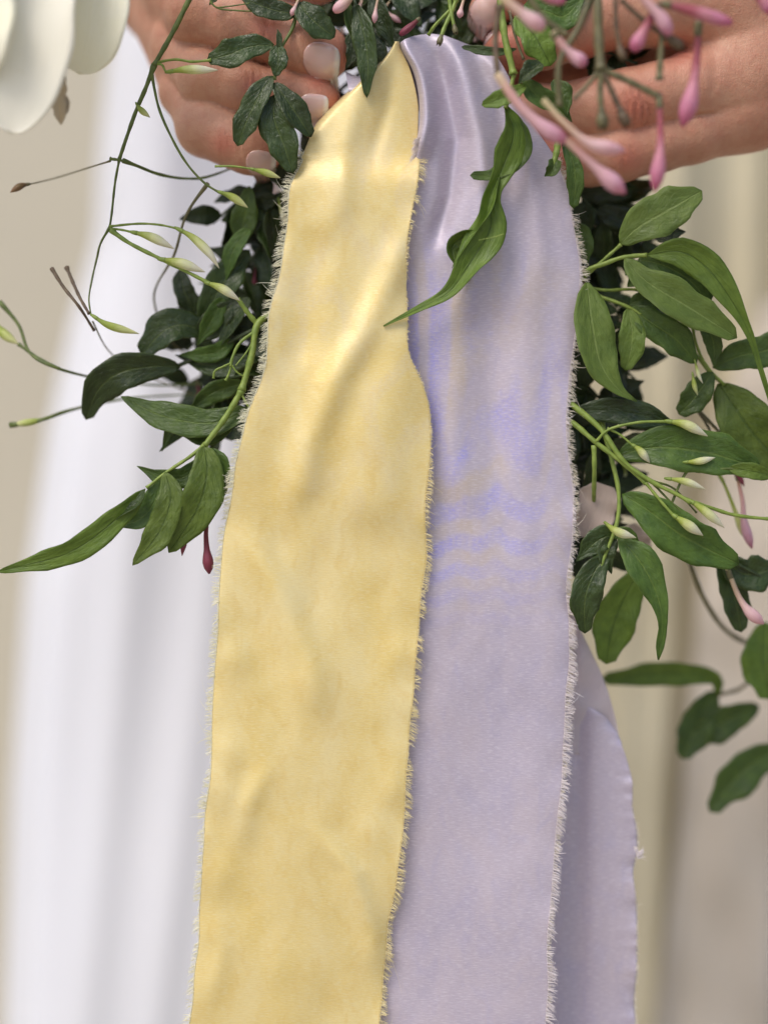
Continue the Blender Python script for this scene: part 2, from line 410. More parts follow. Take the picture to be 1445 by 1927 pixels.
# ------------------------------------------------------------------ silk ribbons
def silk_mat(name, base, alt, alt2, sheen_paint, sheen_tint, thr, rough=0.42):
    m = M(name); uv = m.uv()
    # dye clouds
    n1 = m.noise(m.scalevec(uv, 1.0, .55), .9, 4, .55, .6)
    n2 = m.noise(m.scalevec(uv, 1.4, .8), 2.1, 3, .5, 1.0)
    col = m.mix(m.maprange(n1, .34, .68), base, alt)
    col = m.mix(m.maprange(n2, .50, .72, 0, .4), col, alt2)
    if sheen_paint is not None:
        # shimmering sheen painted into the colour as bands in the upper third
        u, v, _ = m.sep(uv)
        nn = m.noise(m.scalevec(uv, *sheen_paint[4]), 1.0, 1, .4, .15)
        vq = m.math('MAXIMUM', m.math('SUBTRACT', v, sheen_paint[7 + 1]), 0.0)
        ph = m.math('ADD', m.math('MULTIPLY', nn, sheen_paint[7]), m.math('MULTIPLY', m.math('MULTIPLY', vq, vq), sheen_paint[3]))
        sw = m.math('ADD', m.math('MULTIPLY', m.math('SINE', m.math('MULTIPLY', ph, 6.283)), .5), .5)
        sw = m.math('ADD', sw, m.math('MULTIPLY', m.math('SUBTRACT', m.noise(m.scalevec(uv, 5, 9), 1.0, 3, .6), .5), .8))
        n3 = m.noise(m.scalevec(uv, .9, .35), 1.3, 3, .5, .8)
        msk = m.math('MULTIPLY', m.maprange(u, 8.7, 10.7, 1, .3) if 'lav' in name else 1.0, m.math('MULTIPLY', m.maprange(v, sheen_paint[1], sheen_paint[1] + 1.0), m.maprange(v, sheen_paint[2] - 1.8, sheen_paint[2], 1, 0)))
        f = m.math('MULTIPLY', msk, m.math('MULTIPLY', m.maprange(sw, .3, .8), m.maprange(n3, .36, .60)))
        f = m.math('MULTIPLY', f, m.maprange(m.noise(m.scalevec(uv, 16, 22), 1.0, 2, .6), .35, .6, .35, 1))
        col = m.mix(m.math('MULTIPLY', f, sheen_paint[5]), col, sheen_paint[0])
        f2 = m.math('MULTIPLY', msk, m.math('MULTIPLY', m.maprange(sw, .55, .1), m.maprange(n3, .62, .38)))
        col = m.mix(m.math('MULTIPLY', f2, sheen_paint[5] * .8), col, sheen_paint[6])
    # weave: short horizontal floats
    wv = m.noise(m.scalevec(uv, 9, 44), 1.0, 2, .7)
    wf = m.noise(m.scalevec(uv, 7, 50), 1.0, 1, .6)
    col = m.mix(m.maprange(wv, .36, .64, .28, 0), col, m.mix(.5, col, thr[0]))
    col = m.mix(m.maprange(wf, .48, .7, 0, .4), col, thr[1])
    # slubs: rare longer threads
    m.l.new(col, m.b.inputs['Base Color'])
    m.b.inputs['Roughness'].default_value = rough
    m.b.inputs['Metallic'].default_value = .12
    m.b.inputs['Anisotropic'].default_value = .45
    m.b.inputs['Specular IOR Level'].default_value = .95
    m.b.inputs['Specular Tint'].default_value = sheen_tint
    m.b.inputs['Sheen Weight'].default_value = .18; m.b.inputs['Sheen Roughness'].default_value = .4
    tg = m.add('ShaderNodeTangent', direction_type='UV_MAP'); m.l.new(tg.outputs[0], m.b.inputs['Tangent'])
    cr = m.noise(m.scalevec(uv, .9, .5), 1.2, 3, .5, .6)
    b1 = m.bump(cr, .10, .0022)
    vd = m.add('ShaderNodeVectorMath', operation='ADD'); nv_ = m.add('ShaderNodeTexNoise'); m.l.new(uv, nv_.inputs['Vector']); nv_.inputs['Scale'].default_value = .8
    sc_ = m.add('ShaderNodeVectorMath', operation='SCALE'); m.l.new(nv_.outputs['Color'], sc_.inputs[0]); sc_.inputs['Scale'].default_value = .9
    m.l.new(m.scalevec(uv, .85, .42, 1, .35), vd.inputs[0]); m.l.new(sc_.outputs[0], vd.inputs[1])
    vr = m.add('ShaderNodeTexVoronoi', feature='SMOOTH_F1'); vr.inputs['Smoothness'].default_value = .22; vr.inputs['Scale'].default_value = 1.0
    m.l.new(vd.outputs[0], vr.inputs['Vector'])
    b1 = m.bump(vr.outputs['Distance'], .16, .0022, b1)
    b2 = m.bump(wv, .28, .0002, b1)
    m.l.new(b2, m.b.inputs['Normal'])
    m.translucent(.12, col)
    return m.m
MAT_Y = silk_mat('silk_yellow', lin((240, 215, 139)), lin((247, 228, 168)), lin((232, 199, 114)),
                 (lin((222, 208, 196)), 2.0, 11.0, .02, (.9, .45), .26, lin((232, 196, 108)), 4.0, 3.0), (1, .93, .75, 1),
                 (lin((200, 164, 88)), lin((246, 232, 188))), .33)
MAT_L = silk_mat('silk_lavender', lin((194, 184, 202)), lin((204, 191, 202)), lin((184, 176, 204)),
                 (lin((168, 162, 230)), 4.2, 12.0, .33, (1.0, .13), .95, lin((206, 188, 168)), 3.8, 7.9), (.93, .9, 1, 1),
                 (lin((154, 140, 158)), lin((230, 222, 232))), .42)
def thread_mat(name, c1, c2):
    m = M(name); n = m.noise(m.obj(), 900, 2)
    m.l.new(m.mix(n, c1, c2), m.b.inputs['Base Color']); m.b.inputs['Roughness'].default_value = .55; m.b.inputs['Sheen Weight'].default_value = .3; m.translucent(.45, m.mix(n, c1, c2))
    return m.m
TH_Y = thread_mat('thread_cream', lin((240, 234, 204)), lin((250, 248, 230)))
TH_YG = thread_mat('thread_gold', lin((242, 226, 170)), lin((250, 240, 200)))
TH_L = thread_mat('thread_lavender', lin((226, 216, 218)), lin((244, 238, 238)))
TH_T = thread_mat('thread_taupe', lin((226, 216, 198)), lin((244, 238, 226)))

fa, fb, fc = fbm(11), fbm(12), fbm(13)
def gauss_line(X, Y, line, w):
    c = np.interp(Y, [p[1] for p in line], [p[0] for p in line])
    y0, y1 = line[0][1], line[-1][1]
    fade = 1 / (1 + np.exp(-(Y - y0 - 20) / 18)) / (1 + np.exp((Y - y1 + 20) / 18))
    return np.exp(-((X - c) / w) ** 2) * fade

def build_ribbon(name, V, nu, nv, X, Y, mat, th=.00018):
    F = [(i * nu + j, i * nu + j + 1, (i + 1) * nu + j + 1, (i + 1) * nu + j) for i in range(nv - 1) for j in range(nu - 1)]
    return V.reshape(-1, 3), F, np.stack([X / 100, Y / 100], -1).reshape(-1, 2)

def fringe(parent, E, outdir, mat, length, seed, spacing=.00013, name='frayed_edge', lenmod=None, clump=True, rad=.00008, droop=.35):
    """E: edge points (world), outdir: unit outward vectors. One thread mesh."""
    g = np.random.RandomState(seed)
    L = np.r_[0, np.cumsum(np.linalg.norm(np.diff(E, axis=0), axis=1))]
    n = int(L[-1] / spacing); s = np.sort(g.uniform(0, L[-1], n))
    cl = fbm(seed + 50, 16); cl2 = fbm(seed + 51, 16)
    V, F = [], []
    T = np.gradient(E, axis=0); T /= np.linalg.norm(T, axis=1)[:, None]
    for si in s:
        p = np.array([np.interp(si, L, E[:, k]) for k in range(3)])
        o = np.array([np.interp(si, L, outdir[:, k]) for k in range(3)])
        t = np.array([np.interp(si, L, T[:, k]) for k in range(3)])
        cm = cl(si * 90, 0) * .45 + cl2(si * 400, 0) * .35
        ln = length * (0.85 + .10 * cl(si * 60, 5) + .22 * g.uniform(-1, 1))
        if lenmod is not None: ln *= lenmod(si / L[-1])
        stray = g.uniform() < .02
        if stray: ln *= g.uniform(1.3, 2.2)
        if cl2(si * 120, 9) > 1.15: ln *= .35
        ln = max(ln, length * .15)
        lean = droop * .5 + .42 * cm + .12 * g.normal()
        bend = g.normal() * (.9 if stray else .2) + droop * .4
        zz = np.array([0, 1, 0]) * g.normal() * .22
        pts = []
        for q in (0, .4, .75, 1.0):
            pts.append(p - o * .0003 + o * ln * q + t * ln * q * (lean + bend * q) + zz * ln * q)
        r = rad * g.uniform(.7, 1.3)
        base = len(V)
        ta = g.normal() * .5; lift = np.array([0, 1.0, 0]) * g.uniform(-.00025, .00025)
        wdir = t * math.cos(ta) + np.array([0, 1.0, 0]) * math.sin(ta)
        for k, pt in enumerate(pts):
            rr = r * (1, 1, .85, .35)[k]
            V.append(pt + lift + rr * wdir); V.append(pt + lift - rr * wdir)
        for k in range(3):
            a = base + k * 2
            F.append((a, a + 1, a + 3, a + 2))
    o = mesh(name, np.array(V), F, mat, parent, smooth=True); o['kind'] = 'stuff'
    return o
def outward(E, sign):
    T = np.gradient(E, axis=0); T /= np.linalg.norm(T, axis=1)[:, None]
    O = np.cross(T, np.array([0, 1.0, 0])); O /= np.linalg.norm(O, axis=1)[:, None]
    O *= np.sign(O[:, 0:1]) * sign
    return O

# ---- yellow ribbon
yl = curve1([(60, 752), (85, 742), (112, 722), (140, 694), (185, 640), (230, 594), (260, 583), (300, 566), (350, 545), (440, 539), (480, 534), (520, 525), (560, 512), (600, 503), (680, 499), (730, 488),
             (765, 472), (800, 458), (900, 440), (1000, 425), (1150, 411), (1330, 401), (1480, 394), (1650, 380), (1800, 368), (1927, 357), (2200, 335), (2700, 300)])
yr = curve1([(60, 752), (88, 748), (110, 764), (150, 778), (200, 788), (250, 786), (300, 786), (340, 786), (400, 774), (450, 769), (560, 765), (640, 765), (680, 772), (720, 790), (760, 803), (830, 812), (900, 808),
             (950, 799), (1000, 800), (1050, 800), (1100, 792), (1200, 786), (1300, 777), (1400, 768), (1500, 762), (1600, 752), (1700, 738), (1760, 728), (1850, 722), (1927, 716), (2200, 700), (2700, 680)])
nu, nv = 110, 520
vy = np.linspace(78, 2650, nv) ; vy = 78 + (2650 - 78) * (np.linspace(0, 1, nv) ** 1.15)
Y = np.repeat(vy[:, None], nu, 1); u = np.linspace(0, 1, nu)[None] + 0 * Y
wig = 2.0 * fa(Y / 260, 0 * Y) * (Y > 300)
XL = yl(Y) + wig; XR = yr(Y) + 2.0 * fb(Y / 220, 0 * Y) * (Y > 300)
X = XL + (XR - XL) * u
top = np.exp(-np.maximum(Y - 80, 0) / 110)
dd = 2 - 14 / (1 + np.exp(-(Y - 320) / 14)) * (u > -1)
dd = dd - 15 * gauss_line(X, Y, [(770, 430), (735, 520), (690, 620), (630, 720), (585, 830), (560, 960)], 34)
dd = dd - 14 * gauss_line(X, Y, [(760, 560), (745, 700), (720, 800), (700, 1000)], 60)
dd = dd + 9 * gauss_line(X, Y, [(600, 420), (570, 560), (560, 700)], 40)
dd = dd - 9 * gauss_line(X, Y, [(700, 100), (680, 170), (650, 270), (640, 420)], 26)
dd = dd + 6 * gauss_line(X, Y, [(740, 110), (728, 200), (700, 300)], 16)
dd = dd - 12 * gauss_line(X, Y, [(470, 1000), (540, 1150), (580, 1260), (600, 1350)], 36)
dd = dd + 3 * gauss_line(X, Y, [(430, 1120), (470, 1200), (520, 1300), (540, 1420)], 30)
dd = dd - 12 * gauss_line(X, Y, [(600, 1560), (660, 1640), (700, 1760), (710, 1830)], 26)
dd = dd - 8 * gauss_line(X, Y, [(500, 1440), (465, 1520), (450, 1600)], 26)
dd = dd - 5 * gauss_line(X, Y, [(400, 1700), (420, 1780), (395, 1900)], 22)
dd = dd + 4.0 * fa(X / 700, Y / 1200) + 1.5 * fb(X / 330, Y / 520) + .35 * fc(X / 120, Y / 200)
for ex, ey, er, ea in ((440, 1240, 30, -9), (432, 1420, 26, -8), (425, 1500, 24, -8), (420, 1640, 28, -9), (750, 1230, 26, -6), (745, 1480, 30, -8), (700, 1560, 30, -6), (520, 1040, 34, 6), (600, 1120, 40, 6), (520, 1820, 30, -5), (620, 1900, 40, 5), (610, 430, 30, -6), (580, 640, 36, 6)):
    dd = dd + .6 * ea * np.exp(-((X - ex) / er) ** 2 - ((Y - ey) / (er * 1.5)) ** 2)
edge = np.exp(-u / .07) + np.exp(-(1 - u) / .07)
dd = dd + 3.0 * edge * fc(X / 900, Y / 230) + 3 * edge
dd = dd + 60 * np.exp(-u / .022) * 1 / (1 + np.exp((Y - 235) / 8)) * (1 - u)
dd = dd + 10 / (1 + np.exp((Y - 300) / 14)) * u ** 3
Vy = PA(X, Y, dd)
yrib = empty('silk_ribbon', P(560, 90, 5))
tag(yrib, 'butter yellow silk ribbon with frayed edges, front one of the hanging ribbons', 'ribbon', 'frayed silk ribbons hanging from the bouquet')
VV, FF, UV = build_ribbon('silk', Vy, nu, nv, X, Y, MAT_Y)
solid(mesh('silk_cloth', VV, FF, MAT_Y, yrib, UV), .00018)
i0 = np.searchsorted(vy, 282)
def lm(a, b):
    return lambda q: a + (b - a) * q
E = Vy[i0:, 0]; fringe(yrib, E, outward(E, -1), TH_Y, .0026, 5, lenmod=lambda q: np.interp(q, [0, .1, .2, .5, .8, 1], [1, 1.1, 1.0, .9, .85, .8]))
E = Vy[i0:, -1]; fringe(yrib, E, outward(E, 1), TH_YG, .0021, 6, lenmod=lambda q: np.interp(q, [0, .04, .08, .22, .27, .4, 1], [1.3, 1.1, .45, .35, 1., 1.15, 1.25]))
# thin corded selvedge left where the weft has pulled out
def hem(parent, E, r, mat):
    V, F, uv = tube_geo(E, r * (1 + .3 * np.sin(np.arange(len(E)) * 1.7)), 5, cap=False)
    mesh('edge_cord', V, F, mat, parent, uv)
hem(yrib, Vy[i0:, 0] + np.array([0, -.0001, 0]), .00015, TH_Y)
hem(yrib, Vy[i0:, -1] + np.array([0, -.0001, 0]), .0001, TH_YG)

# ---- lavender ribbon
ll = curve1([(60, 745), (88, 747), (110, 766), (140, 780), (180, 788), (230, 790), (262, 783), (290, 779), (330, 770), (380, 740), (450, 712), (600, 700), (900, 712), (1200, 700), (1500, 685), (1927, 660), (2700, 620)])
lr = curve1([(60, 868), (75, 885), (100, 932), (140, 955), (175, 972), (230, 1000), (262, 1020), (290, 1042), (350, 1068), (420, 1081), (500, 1088), (590, 1090), (640, 1078), (700, 1070), (790, 1068),
             (900, 1074), (1000, 1076), (1060, 1070), (1120, 1068), (1180, 1073), (1240, 1072), (1300, 1067), (1400, 1060), (1480, 1054), (1550, 1048), (1700, 1036), (1800, 1030), (1927, 1027), (2700, 1010)])
nu, nv = 120, 520
vv = np.concatenate([np.linspace(-1, 0, 40)[:-1], np.linspace(0, 1, nv - 39) ** 1.2])
u1 = np.linspace(0, 1, nu)
Ttop = np.interp(745 + 185 * u1, [745, 752, 765, 785, 810, 840, 870, 890, 910, 930], [90, 80, 74, 69, 65.5, 64, 67, 76, 89, 101])
U = np.repeat(u1[None], len(vv), 0); VVv = np.repeat(vv[:, None], nu, 1)
Yf = Ttop[None] + np.maximum(VVv, 0) * (2650 - Ttop[None])
X = ll(Yf) + (lr(Yf) - ll(Yf)) * U + 2.0 * fb(Yf / 240 + 7, 0 * Yf) * np.clip((U - .5) / .5, 0, 1) ** 2 * (Yf > 200)
dd = 18 + 0 * X
ov = 1 / (1 + np.exp((Yf - 285) / 12))            # upper part lies in front of the yellow
dd = dd - 38 * ov * np.exp(-((X - ll(Yf) - 12) / 19) ** 2)   # rolled lip
dd = dd + 34 * ov * np.exp(-(X - ll(Yf)) / 4.0)
dd = dd - 20 * gauss_line(X, Yf, [(850, 72), (878, 160), (902, 260), (912, 350), (895, 470), (870, 620)], 23)
dd = dd + 22 * gauss_line(X, Yf, [(812, 72), (838, 160), (858, 260), (846, 370), (815, 470)], 20)
dd = dd + 9 * gauss_line(X, Yf, [(880, 80), (935, 180), (960, 300), (960, 420)], 20)
dd = dd - 8 * gauss_line(X, Yf, [(905, 90), (955, 180), (1000, 320), (1020, 520)], 22)
dd = dd - 8 * gauss_line(X, Yf, [(840, 560), (862, 700), (850, 850), (880, 960)], 30)
dd = dd + 6 * gauss_line(X, Yf, [(930, 560), (925, 700), (930, 900), (960, 1050)], 30)
dd = dd - 6 * gauss_line(X, Yf, [(1000, 480), (985, 700), (1000, 900)], 30)
dd = dd + 4.0 * fb(X / 750, Yf / 1200) + 1.4 * fc(X / 330, Yf / 520) + .35 * fa(X / 120, Yf / 200)
edge = np.exp(-(1 - U) / .06)
dd = dd + 2.6 * edge * fa(X / 900, Yf / 230) + 3 * edge
# roll over the top and down behind
b = np.clip(-VVv, 0, 1); ang = np.clip(b / .35, 0, 1) * np.pi
rr = 15.0
Yb = Yf + rr * 0 - 0
frontmask = np.exp(-np.maximum(Yf - Ttop[None], 0) / 16)
Yb = Ttop[None] + (1 - np.cos(ang)) * 6 + np.clip((b - .35) / .65, 0, 1) * 130
db = dd[39][None] + (rr * (1 - np.cos(ang)) + 6 + 6 * b)
front = VVv >= 0
dd = np.where(front, dd + 16 * frontmask, db + 16)
YY = np.where(front, Yf, Yb)
Vl = PA(X, YY, dd)
lrib = empty('silk_ribbon', P(840, 80, 15))
tag(lrib, 'lavender silk ribbon folded over at the top, right of the yellow ribbon', 'ribbon', 'frayed silk ribbons hanging from the bouquet')
VV, FF, UV = build_ribbon('silk', Vl, nu, len(vv), X, YY, MAT_L)
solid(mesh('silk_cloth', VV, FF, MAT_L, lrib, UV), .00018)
j0 = 39 + np.searchsorted(Yf[39:, -1], 285)
E = Vl[j0:, -1]
fringe(lrib, E + np.array([0, .0002, 0]), outward(E, 1), TH_T, .0025, 8, lenmod=lambda q: np.interp(q, [0, .05, .1, .3, .4, .5, 1], [.8, 1.05, 1.1, .9, .85, .7, .55]))
fringe(lrib, E + np.array([0, -.0003, 0]), outward(E, 1), TH_L, .0024, 9, name='frayed_edge', droop=.5, rad=.0001, lenmod=lambda q: np.interp(q, [0, .3, .4, 1], [.4, .45, 1.1, 1.3]))
hem(lrib, E + np.array([-.0001, -.0001, 0]), .00013, TH_L)

# tuft of loose threads where the lip tucks under
E = np.array([P(789 - 2 * k, 258 + 12 * k, -34 + 5 * k) for k in range(4)])
o = fringe(lrib, E, np.repeat(np.array([[-.93, -.1, -.3]]), 4, 0), TH_L, .0024, 31, spacing=.00004, name='loose_threads')

# ---- back lavender tail
bl = curve1([(1290, 1040), (1500, 1020), (1927, 990), (2700, 960)])
br = curve1([(1290, 1046), (1312, 1075), (1330, 1112), (1352, 1143), (1380, 1162), (1420, 1177), (1470, 1190), (1520, 1188), (1560, 1197), (1600, 1199), (1640, 1189), (1690, 1196), (1760, 1198), (1850, 1194), (1927, 1197), (2700, 1180)])
nu2, nv2 = 60, 300
vy2 = 1290 + (2650 - 1290) * np.linspace(0, 1, nv2) ** 1.3
Y2 = np.repeat(vy2[:, None], nu2, 1); U2 = np.linspace(0, 1, nu2)[None] + 0 * Y2
X2 = bl(Y2) + (br(Y2) - bl(Y2)) * U2 + 2 * fa(Y2 / 230 + 3, 0 * Y2) * np.clip((U2 - .5) / .5, 0, 1) ** 2 * (Y2 > 1400)
d2 = 120 + 0 * X2 + 5 * fc(X2 / 600, Y2 / 900) + 12 * np.exp(-((X2 - 1085) / 25) ** 2)
d2 = d2 + 3 * np.exp(-(1 - U2) / .08) * (1 + fb(X2 / 500, Y2 / 50))
Vt = PA(X2, Y2, d2)
trib = empty('silk_ribbon', P(1110, 1200, 80))
tag(trib, 'shorter showing tail of pale lavender silk hanging behind, folded at its top', 'ribbon', 'frayed silk ribbons hanging from the bouquet')
VV, FF, UV = build_ribbon('silk', Vt, nu2, nv2, X2, Y2, MAT_L)
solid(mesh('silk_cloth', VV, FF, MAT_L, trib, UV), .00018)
# the turned-over upper part
ml = curve1([(1080, 1030), (1420, 1030)]); mr = curve1([(1100, 1062), (1150, 1078), (1185, 1092), (1260, 1128), (1300, 1143), (1345, 1156), (1380, 1163), (1420, 1166)])
nu3, nv3 = 40, 80
Y3 = np.repeat(np.linspace(1080, 1420, nv3)[:, None], nu3, 1); U3 = np.linspace(0, 1, nu3)[None] + 0 * Y3
X3 = ml(Y3) + (mr(Y3) - ml(Y3)) * U3
d3 = 134 + 5 * fb(X3 / 120, Y3 / 160) + 2 * np.exp(-(1 - U3) / .15)
Vu = PA(X3, Y3, d3)
F3 = [(i * nu3 + j, i * nu3 + j + 1, (i + 1) * nu3 + j + 1, (i + 1) * nu3 + j) for i in range(nv3 - 1) for j in range(nu3 - 1)]
solid(mesh('turned_fold', Vu.reshape(-1, 3), F3, cloth_mat('silk_reverse', lin((214, 200, 206)), lin((222, 210, 212)), .6, 1500, .2, .25), trib, np.stack([Y3 / 100, X3 / 100 + 8], -1).reshape(-1, 2)), .00018)
k0 = np.searchsorted(vy2, 1505)
E = Vt[k0:, -1]
fringe(trib, E, outward(E, 1), TH_T, .0016, 15, lenmod=lambda q: np.interp(q, [0, .2, .5, 1], [.9, .6, .8, .6]))
hem(trib, E, .0001, TH_L)
E = np.array([P(1193 + k * 2, 1592 + 6 * k, 64) for k in range(5)])
fringe(trib, E, outward(E, 1), TH_L, .0028, 33, spacing=.00005, name='loose_threads', droop=0)
# small crumpled bit of the lavender ribbon showing between fingertips and yellow ribbon
n_, m_ = 26, 20
A_, B_ = np.meshgrid(np.linspace(0, 1, n_), np.linspace(0, 1, m_), indexing='ij')
Xk = 650 + 74 * A_ + 10 * B_ * (1 - A_); Yk = 134 + 12 * np.sin(A_ * 3) + (58 - 26 * A_) * B_
dk = 34 - 16 * np.sin(B_ * np.pi) + 8 * np.sin(B_ * 7 + A_ * 3) * (1 - A_) + 30 * np.exp(-B_ / .06)
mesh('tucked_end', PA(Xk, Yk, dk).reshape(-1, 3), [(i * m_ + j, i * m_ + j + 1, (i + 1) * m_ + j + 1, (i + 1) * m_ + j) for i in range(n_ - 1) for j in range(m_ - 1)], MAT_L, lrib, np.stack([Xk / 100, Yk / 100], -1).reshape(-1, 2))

# ------------------------------------------------------------------ hands
def surface_nets(val, org, h):
    nx, ny, nz = val.shape
    s = val < 0
    corners = [(i, j, k) for i in (0, 1) for j in (0, 1) for k in (0, 1)]
    cs = [s[i:nx - 1 + i, j:ny - 1 + j, k:nz - 1 + k] for i, j, k in corners]
    cnt = sum(c.astype(np.int8) for c in cs)
    act = (cnt > 0) & (cnt < 8)
    idx = np.full(act.shape, -1, np.int64); cells = np.argwhere(act); idx[act] = np.arange(len(cells))
    acc = np.zeros((len(cells), 3)); num = np.zeros(len(cells))
    for a in range(8):
        for b in range(a + 1, 8):
            ca, cb = np.array(corners[a]), np.array(corners[b])
            if np.abs(ca - cb).sum() != 1: continue
            va = val[tuple((cells + ca).T)]; vb = val[tuple((cells + cb).T)]
            x = (va < 0) != (vb < 0); t = np.where(x, va / np.where(x, va - vb, 1), 0)
            acc += np.where(x[:, None], ca + (cb - ca) * t[:, None], 0); num += x
    V = org + h * (cells + acc / num[:, None])
    F = []
    for ax in range(3):
        sh = [slice(None)] * 3; sh2 = [slice(None)] * 3
        sh[ax] = slice(0, -1); sh2[ax] = slice(1, None)
        A, B = s[tuple(sh)], s[tuple(sh2)]
        for flip in (0, 1):
            e = np.argwhere((A & ~B) if not flip else (~A & B))
            o1, o2 = [(1, 2), (2, 0), (0, 1)][ax]
            ok = (e[:, o1] > 0) & (e[:, o2] > 0) & (e[:, o1] < val.shape[o1] - 1) & (e[:, o2] < val.shape[o2] - 1)
            e = e[ok]; d1 = np.zeros(3, int); d2_ = np.zeros(3, int); d1[o1] = 1; d2_[o2] = 1
            q = [idx[tuple((e - d1 - d2_).T)], idx[tuple((e - d2_).T)], idx[tuple(e.T)], idx[tuple((e - d1).T)]]
            if flip: q = q[::-1]
            F.append(np.stack(q, 1))
    F = np.vstack(F); F = F[(F >= 0).all(1)]
    return V, F
def smin(a, b, k):
    h = np.clip(.5 + .5 * (b - a) / k, 0, 1)
    return b * (1 - h) + a * h - k * h * (1 - h)
def chain_sdf(Pn, ch):
    r = None
    for (x0, y0, d0, r0), (x1, y1, d1, r1) in zip(ch[:-1], ch[1:]):
        a, b = P(x0, y0, d0), P(x1, y1, d1); ra, rb = RS(r0, d0), RS(r1, d1)
        ba = b - a; t = np.clip(((Pn - a) @ ba) / (ba @ ba), 0, 1)
        q = np.linalg.norm(Pn - a - t[..., None] * ba, axis=-1) - (ra + (rb - ra) * t)
        r = q if r is None else smin(r, q, .0025)
    return r
class Hand:
    def __init__(s, fingers, palm, kp=.005, kf=.0002):
        s.f, s.p, s.kp, s.kf = fingers, palm, kp, kf
    def __call__(s, Pn):
        f = None
        for c in s.f:
            q = chain_sdf(Pn, c); f = q if f is None else smin(f, q, s.kf)
        p = None
        for c in s.p:
            q = chain_sdf(Pn, c); p = q if p is None else smin(p, q, s.kp)
        return smin(f, p, s.kp)
    def mesh(s, lo, hi, h):
        n = np.ceil((hi - lo) / h).astype(int)
        gx, gy, gz = [lo[k] + h * np.arange(n[k]) for k in range(3)]
        val = np.empty(n, np.float32)
        G1, G2 = np.meshgrid(gy, gz, indexing='ij')
        for i0_ in range(0, n[0], 24):
            xs = gx[i0_:i0_ + 24]
            Q = np.empty((len(xs),) + G1.shape + (3,)); Q[..., 0] = xs[:, None, None]; Q[..., 1] = G1; Q[..., 2] = G2
            val[i0_:i0_ + 24] = s(Q)
        return surface_nets(val, lo, h)
    def hit(s, O, dirv, steps=60):
        t = np.zeros(len(O))
        for _ in range(steps):
            t += s(O + dirv * t[:, None]) * .9
        return O + dirv * t[:, None]
def px_of(V):
    k = (D + V[:, 1]) / D
    return V[:, 0] / (S * k) + 722.5, 963.5 - (V[:, 2] - Z0) / (S * k)
def crease(V, Nrm, lines):
    X_, Y_ = px_of(V); fr = np.clip(-Nrm[:, 1] * 1.5, 0, 1); disp = np.zeros(len(V))
    for pts, w_, amp in lines:
        c = cat(np.array([(a, b_, 0) for a, b_ in pts]), 24)[:, :2]
        dm = np.full(len(V), 1e9); tm = np.zeros(len(V))
        for k in range(len(c) - 1):
            a, b_ = c[k], c[k + 1]; ba = b_ - a
            t = np.clip(((X_ - a[0]) * ba[0] + (Y_ - a[1]) * ba[1]) / (ba @ ba), 0, 1)
            q = np.hypot(X_ - a[0] - t * ba[0], Y_ - a[1] - t * ba[1])
            tm = np.where(q < dm, (k + t) / (len(c) - 1), tm); dm = np.minimum(dm, q)
        disp -= amp * np.exp(-(dm / w_) ** 2) * np.sin(np.clip(tm, .04, .96) * np.pi) ** .5 * fr
        disp += .35 * amp * np.exp(-((dm - 1.9 * w_) / w_) ** 2) * fr
    return V + Nrm * disp[:, None] * S
m = M('skin'); ob = m.obj()
n1 = m.noise(ob, 45, 4, .6); n2 = m.noise(ob, 420, 4, .65); n3 = m.noise(ob, 2600, 2, .6)
col = m.mix(m.maprange(n1, .35, .65), lin((200, 152, 126)), lin((176, 122, 98)))
col = m.mix(m.maprange(n2, .4, .7, 0, .35), col, lin((184, 116, 96)))
vo = m.add('ShaderNodeTexVoronoi', feature='DISTANCE_TO_EDGE'); m.l.new(ob, vo.inputs['Vector']); vo.inputs['Scale'].default_value = 1500
at = m.add('ShaderNodeAttribute'); at.attribute_name = 'flush'
col = m.mix(m.math('MULTIPLY', at.outputs['Fac'], .6), col, lin((190, 100, 84)))
m.l.new(col, m.b.inputs['Base Color']); m.b.inputs['Roughness'].default_value = .48
m.b.inputs['Specular IOR Level'].default_value = .4
m.b.inputs['Subsurface Weight'].default_value = .12; m.b.inputs['Subsurface Radius'].default_value = (1.0, .35, .18); m.b.inputs['Subsurface Scale'].default_value = .003
bb = m.bump(m.maprange(vo.outputs['Distance'], 0, .25), .28, .00015)
bb = m.bump(n3, .25, .0002, bb); bb = m.bump(n2, .5, .0006, bb)
wr = m.noise(m.scalevec(ob, 900, 900, 160), 1.0, 3, .6); bb = m.bump(wr, .4, .0004, bb)
m.l.new(bb, m.b.inputs['Normal']); SKIN = m.m
m = M('nail_polish'); u_, v_, _ = m.sep(m.uv())
nb = m.noise(m.uv(), 3, 2)
col = m.ramp(u_, [(0, lin((214, 164, 154))), (.25, lin((218, 170, 160))), (.80, lin((224, 182, 174))), (.9, lin((234, 214, 206))), (1, lin((232, 214, 206)))])
m.l.new(col, m.b.inputs['Base Color']); m.b.inputs['Roughness'].default_value = .18
m.b.inputs['Coat Weight'].default_value = .8; m.b.inputs['Coat Roughness'].default_value = .06
m.b.inputs['Subsurface Weight'].default_value = .2; m.b.inputs['Subsurface Scale'].default_value = .002
NAIL = m.m
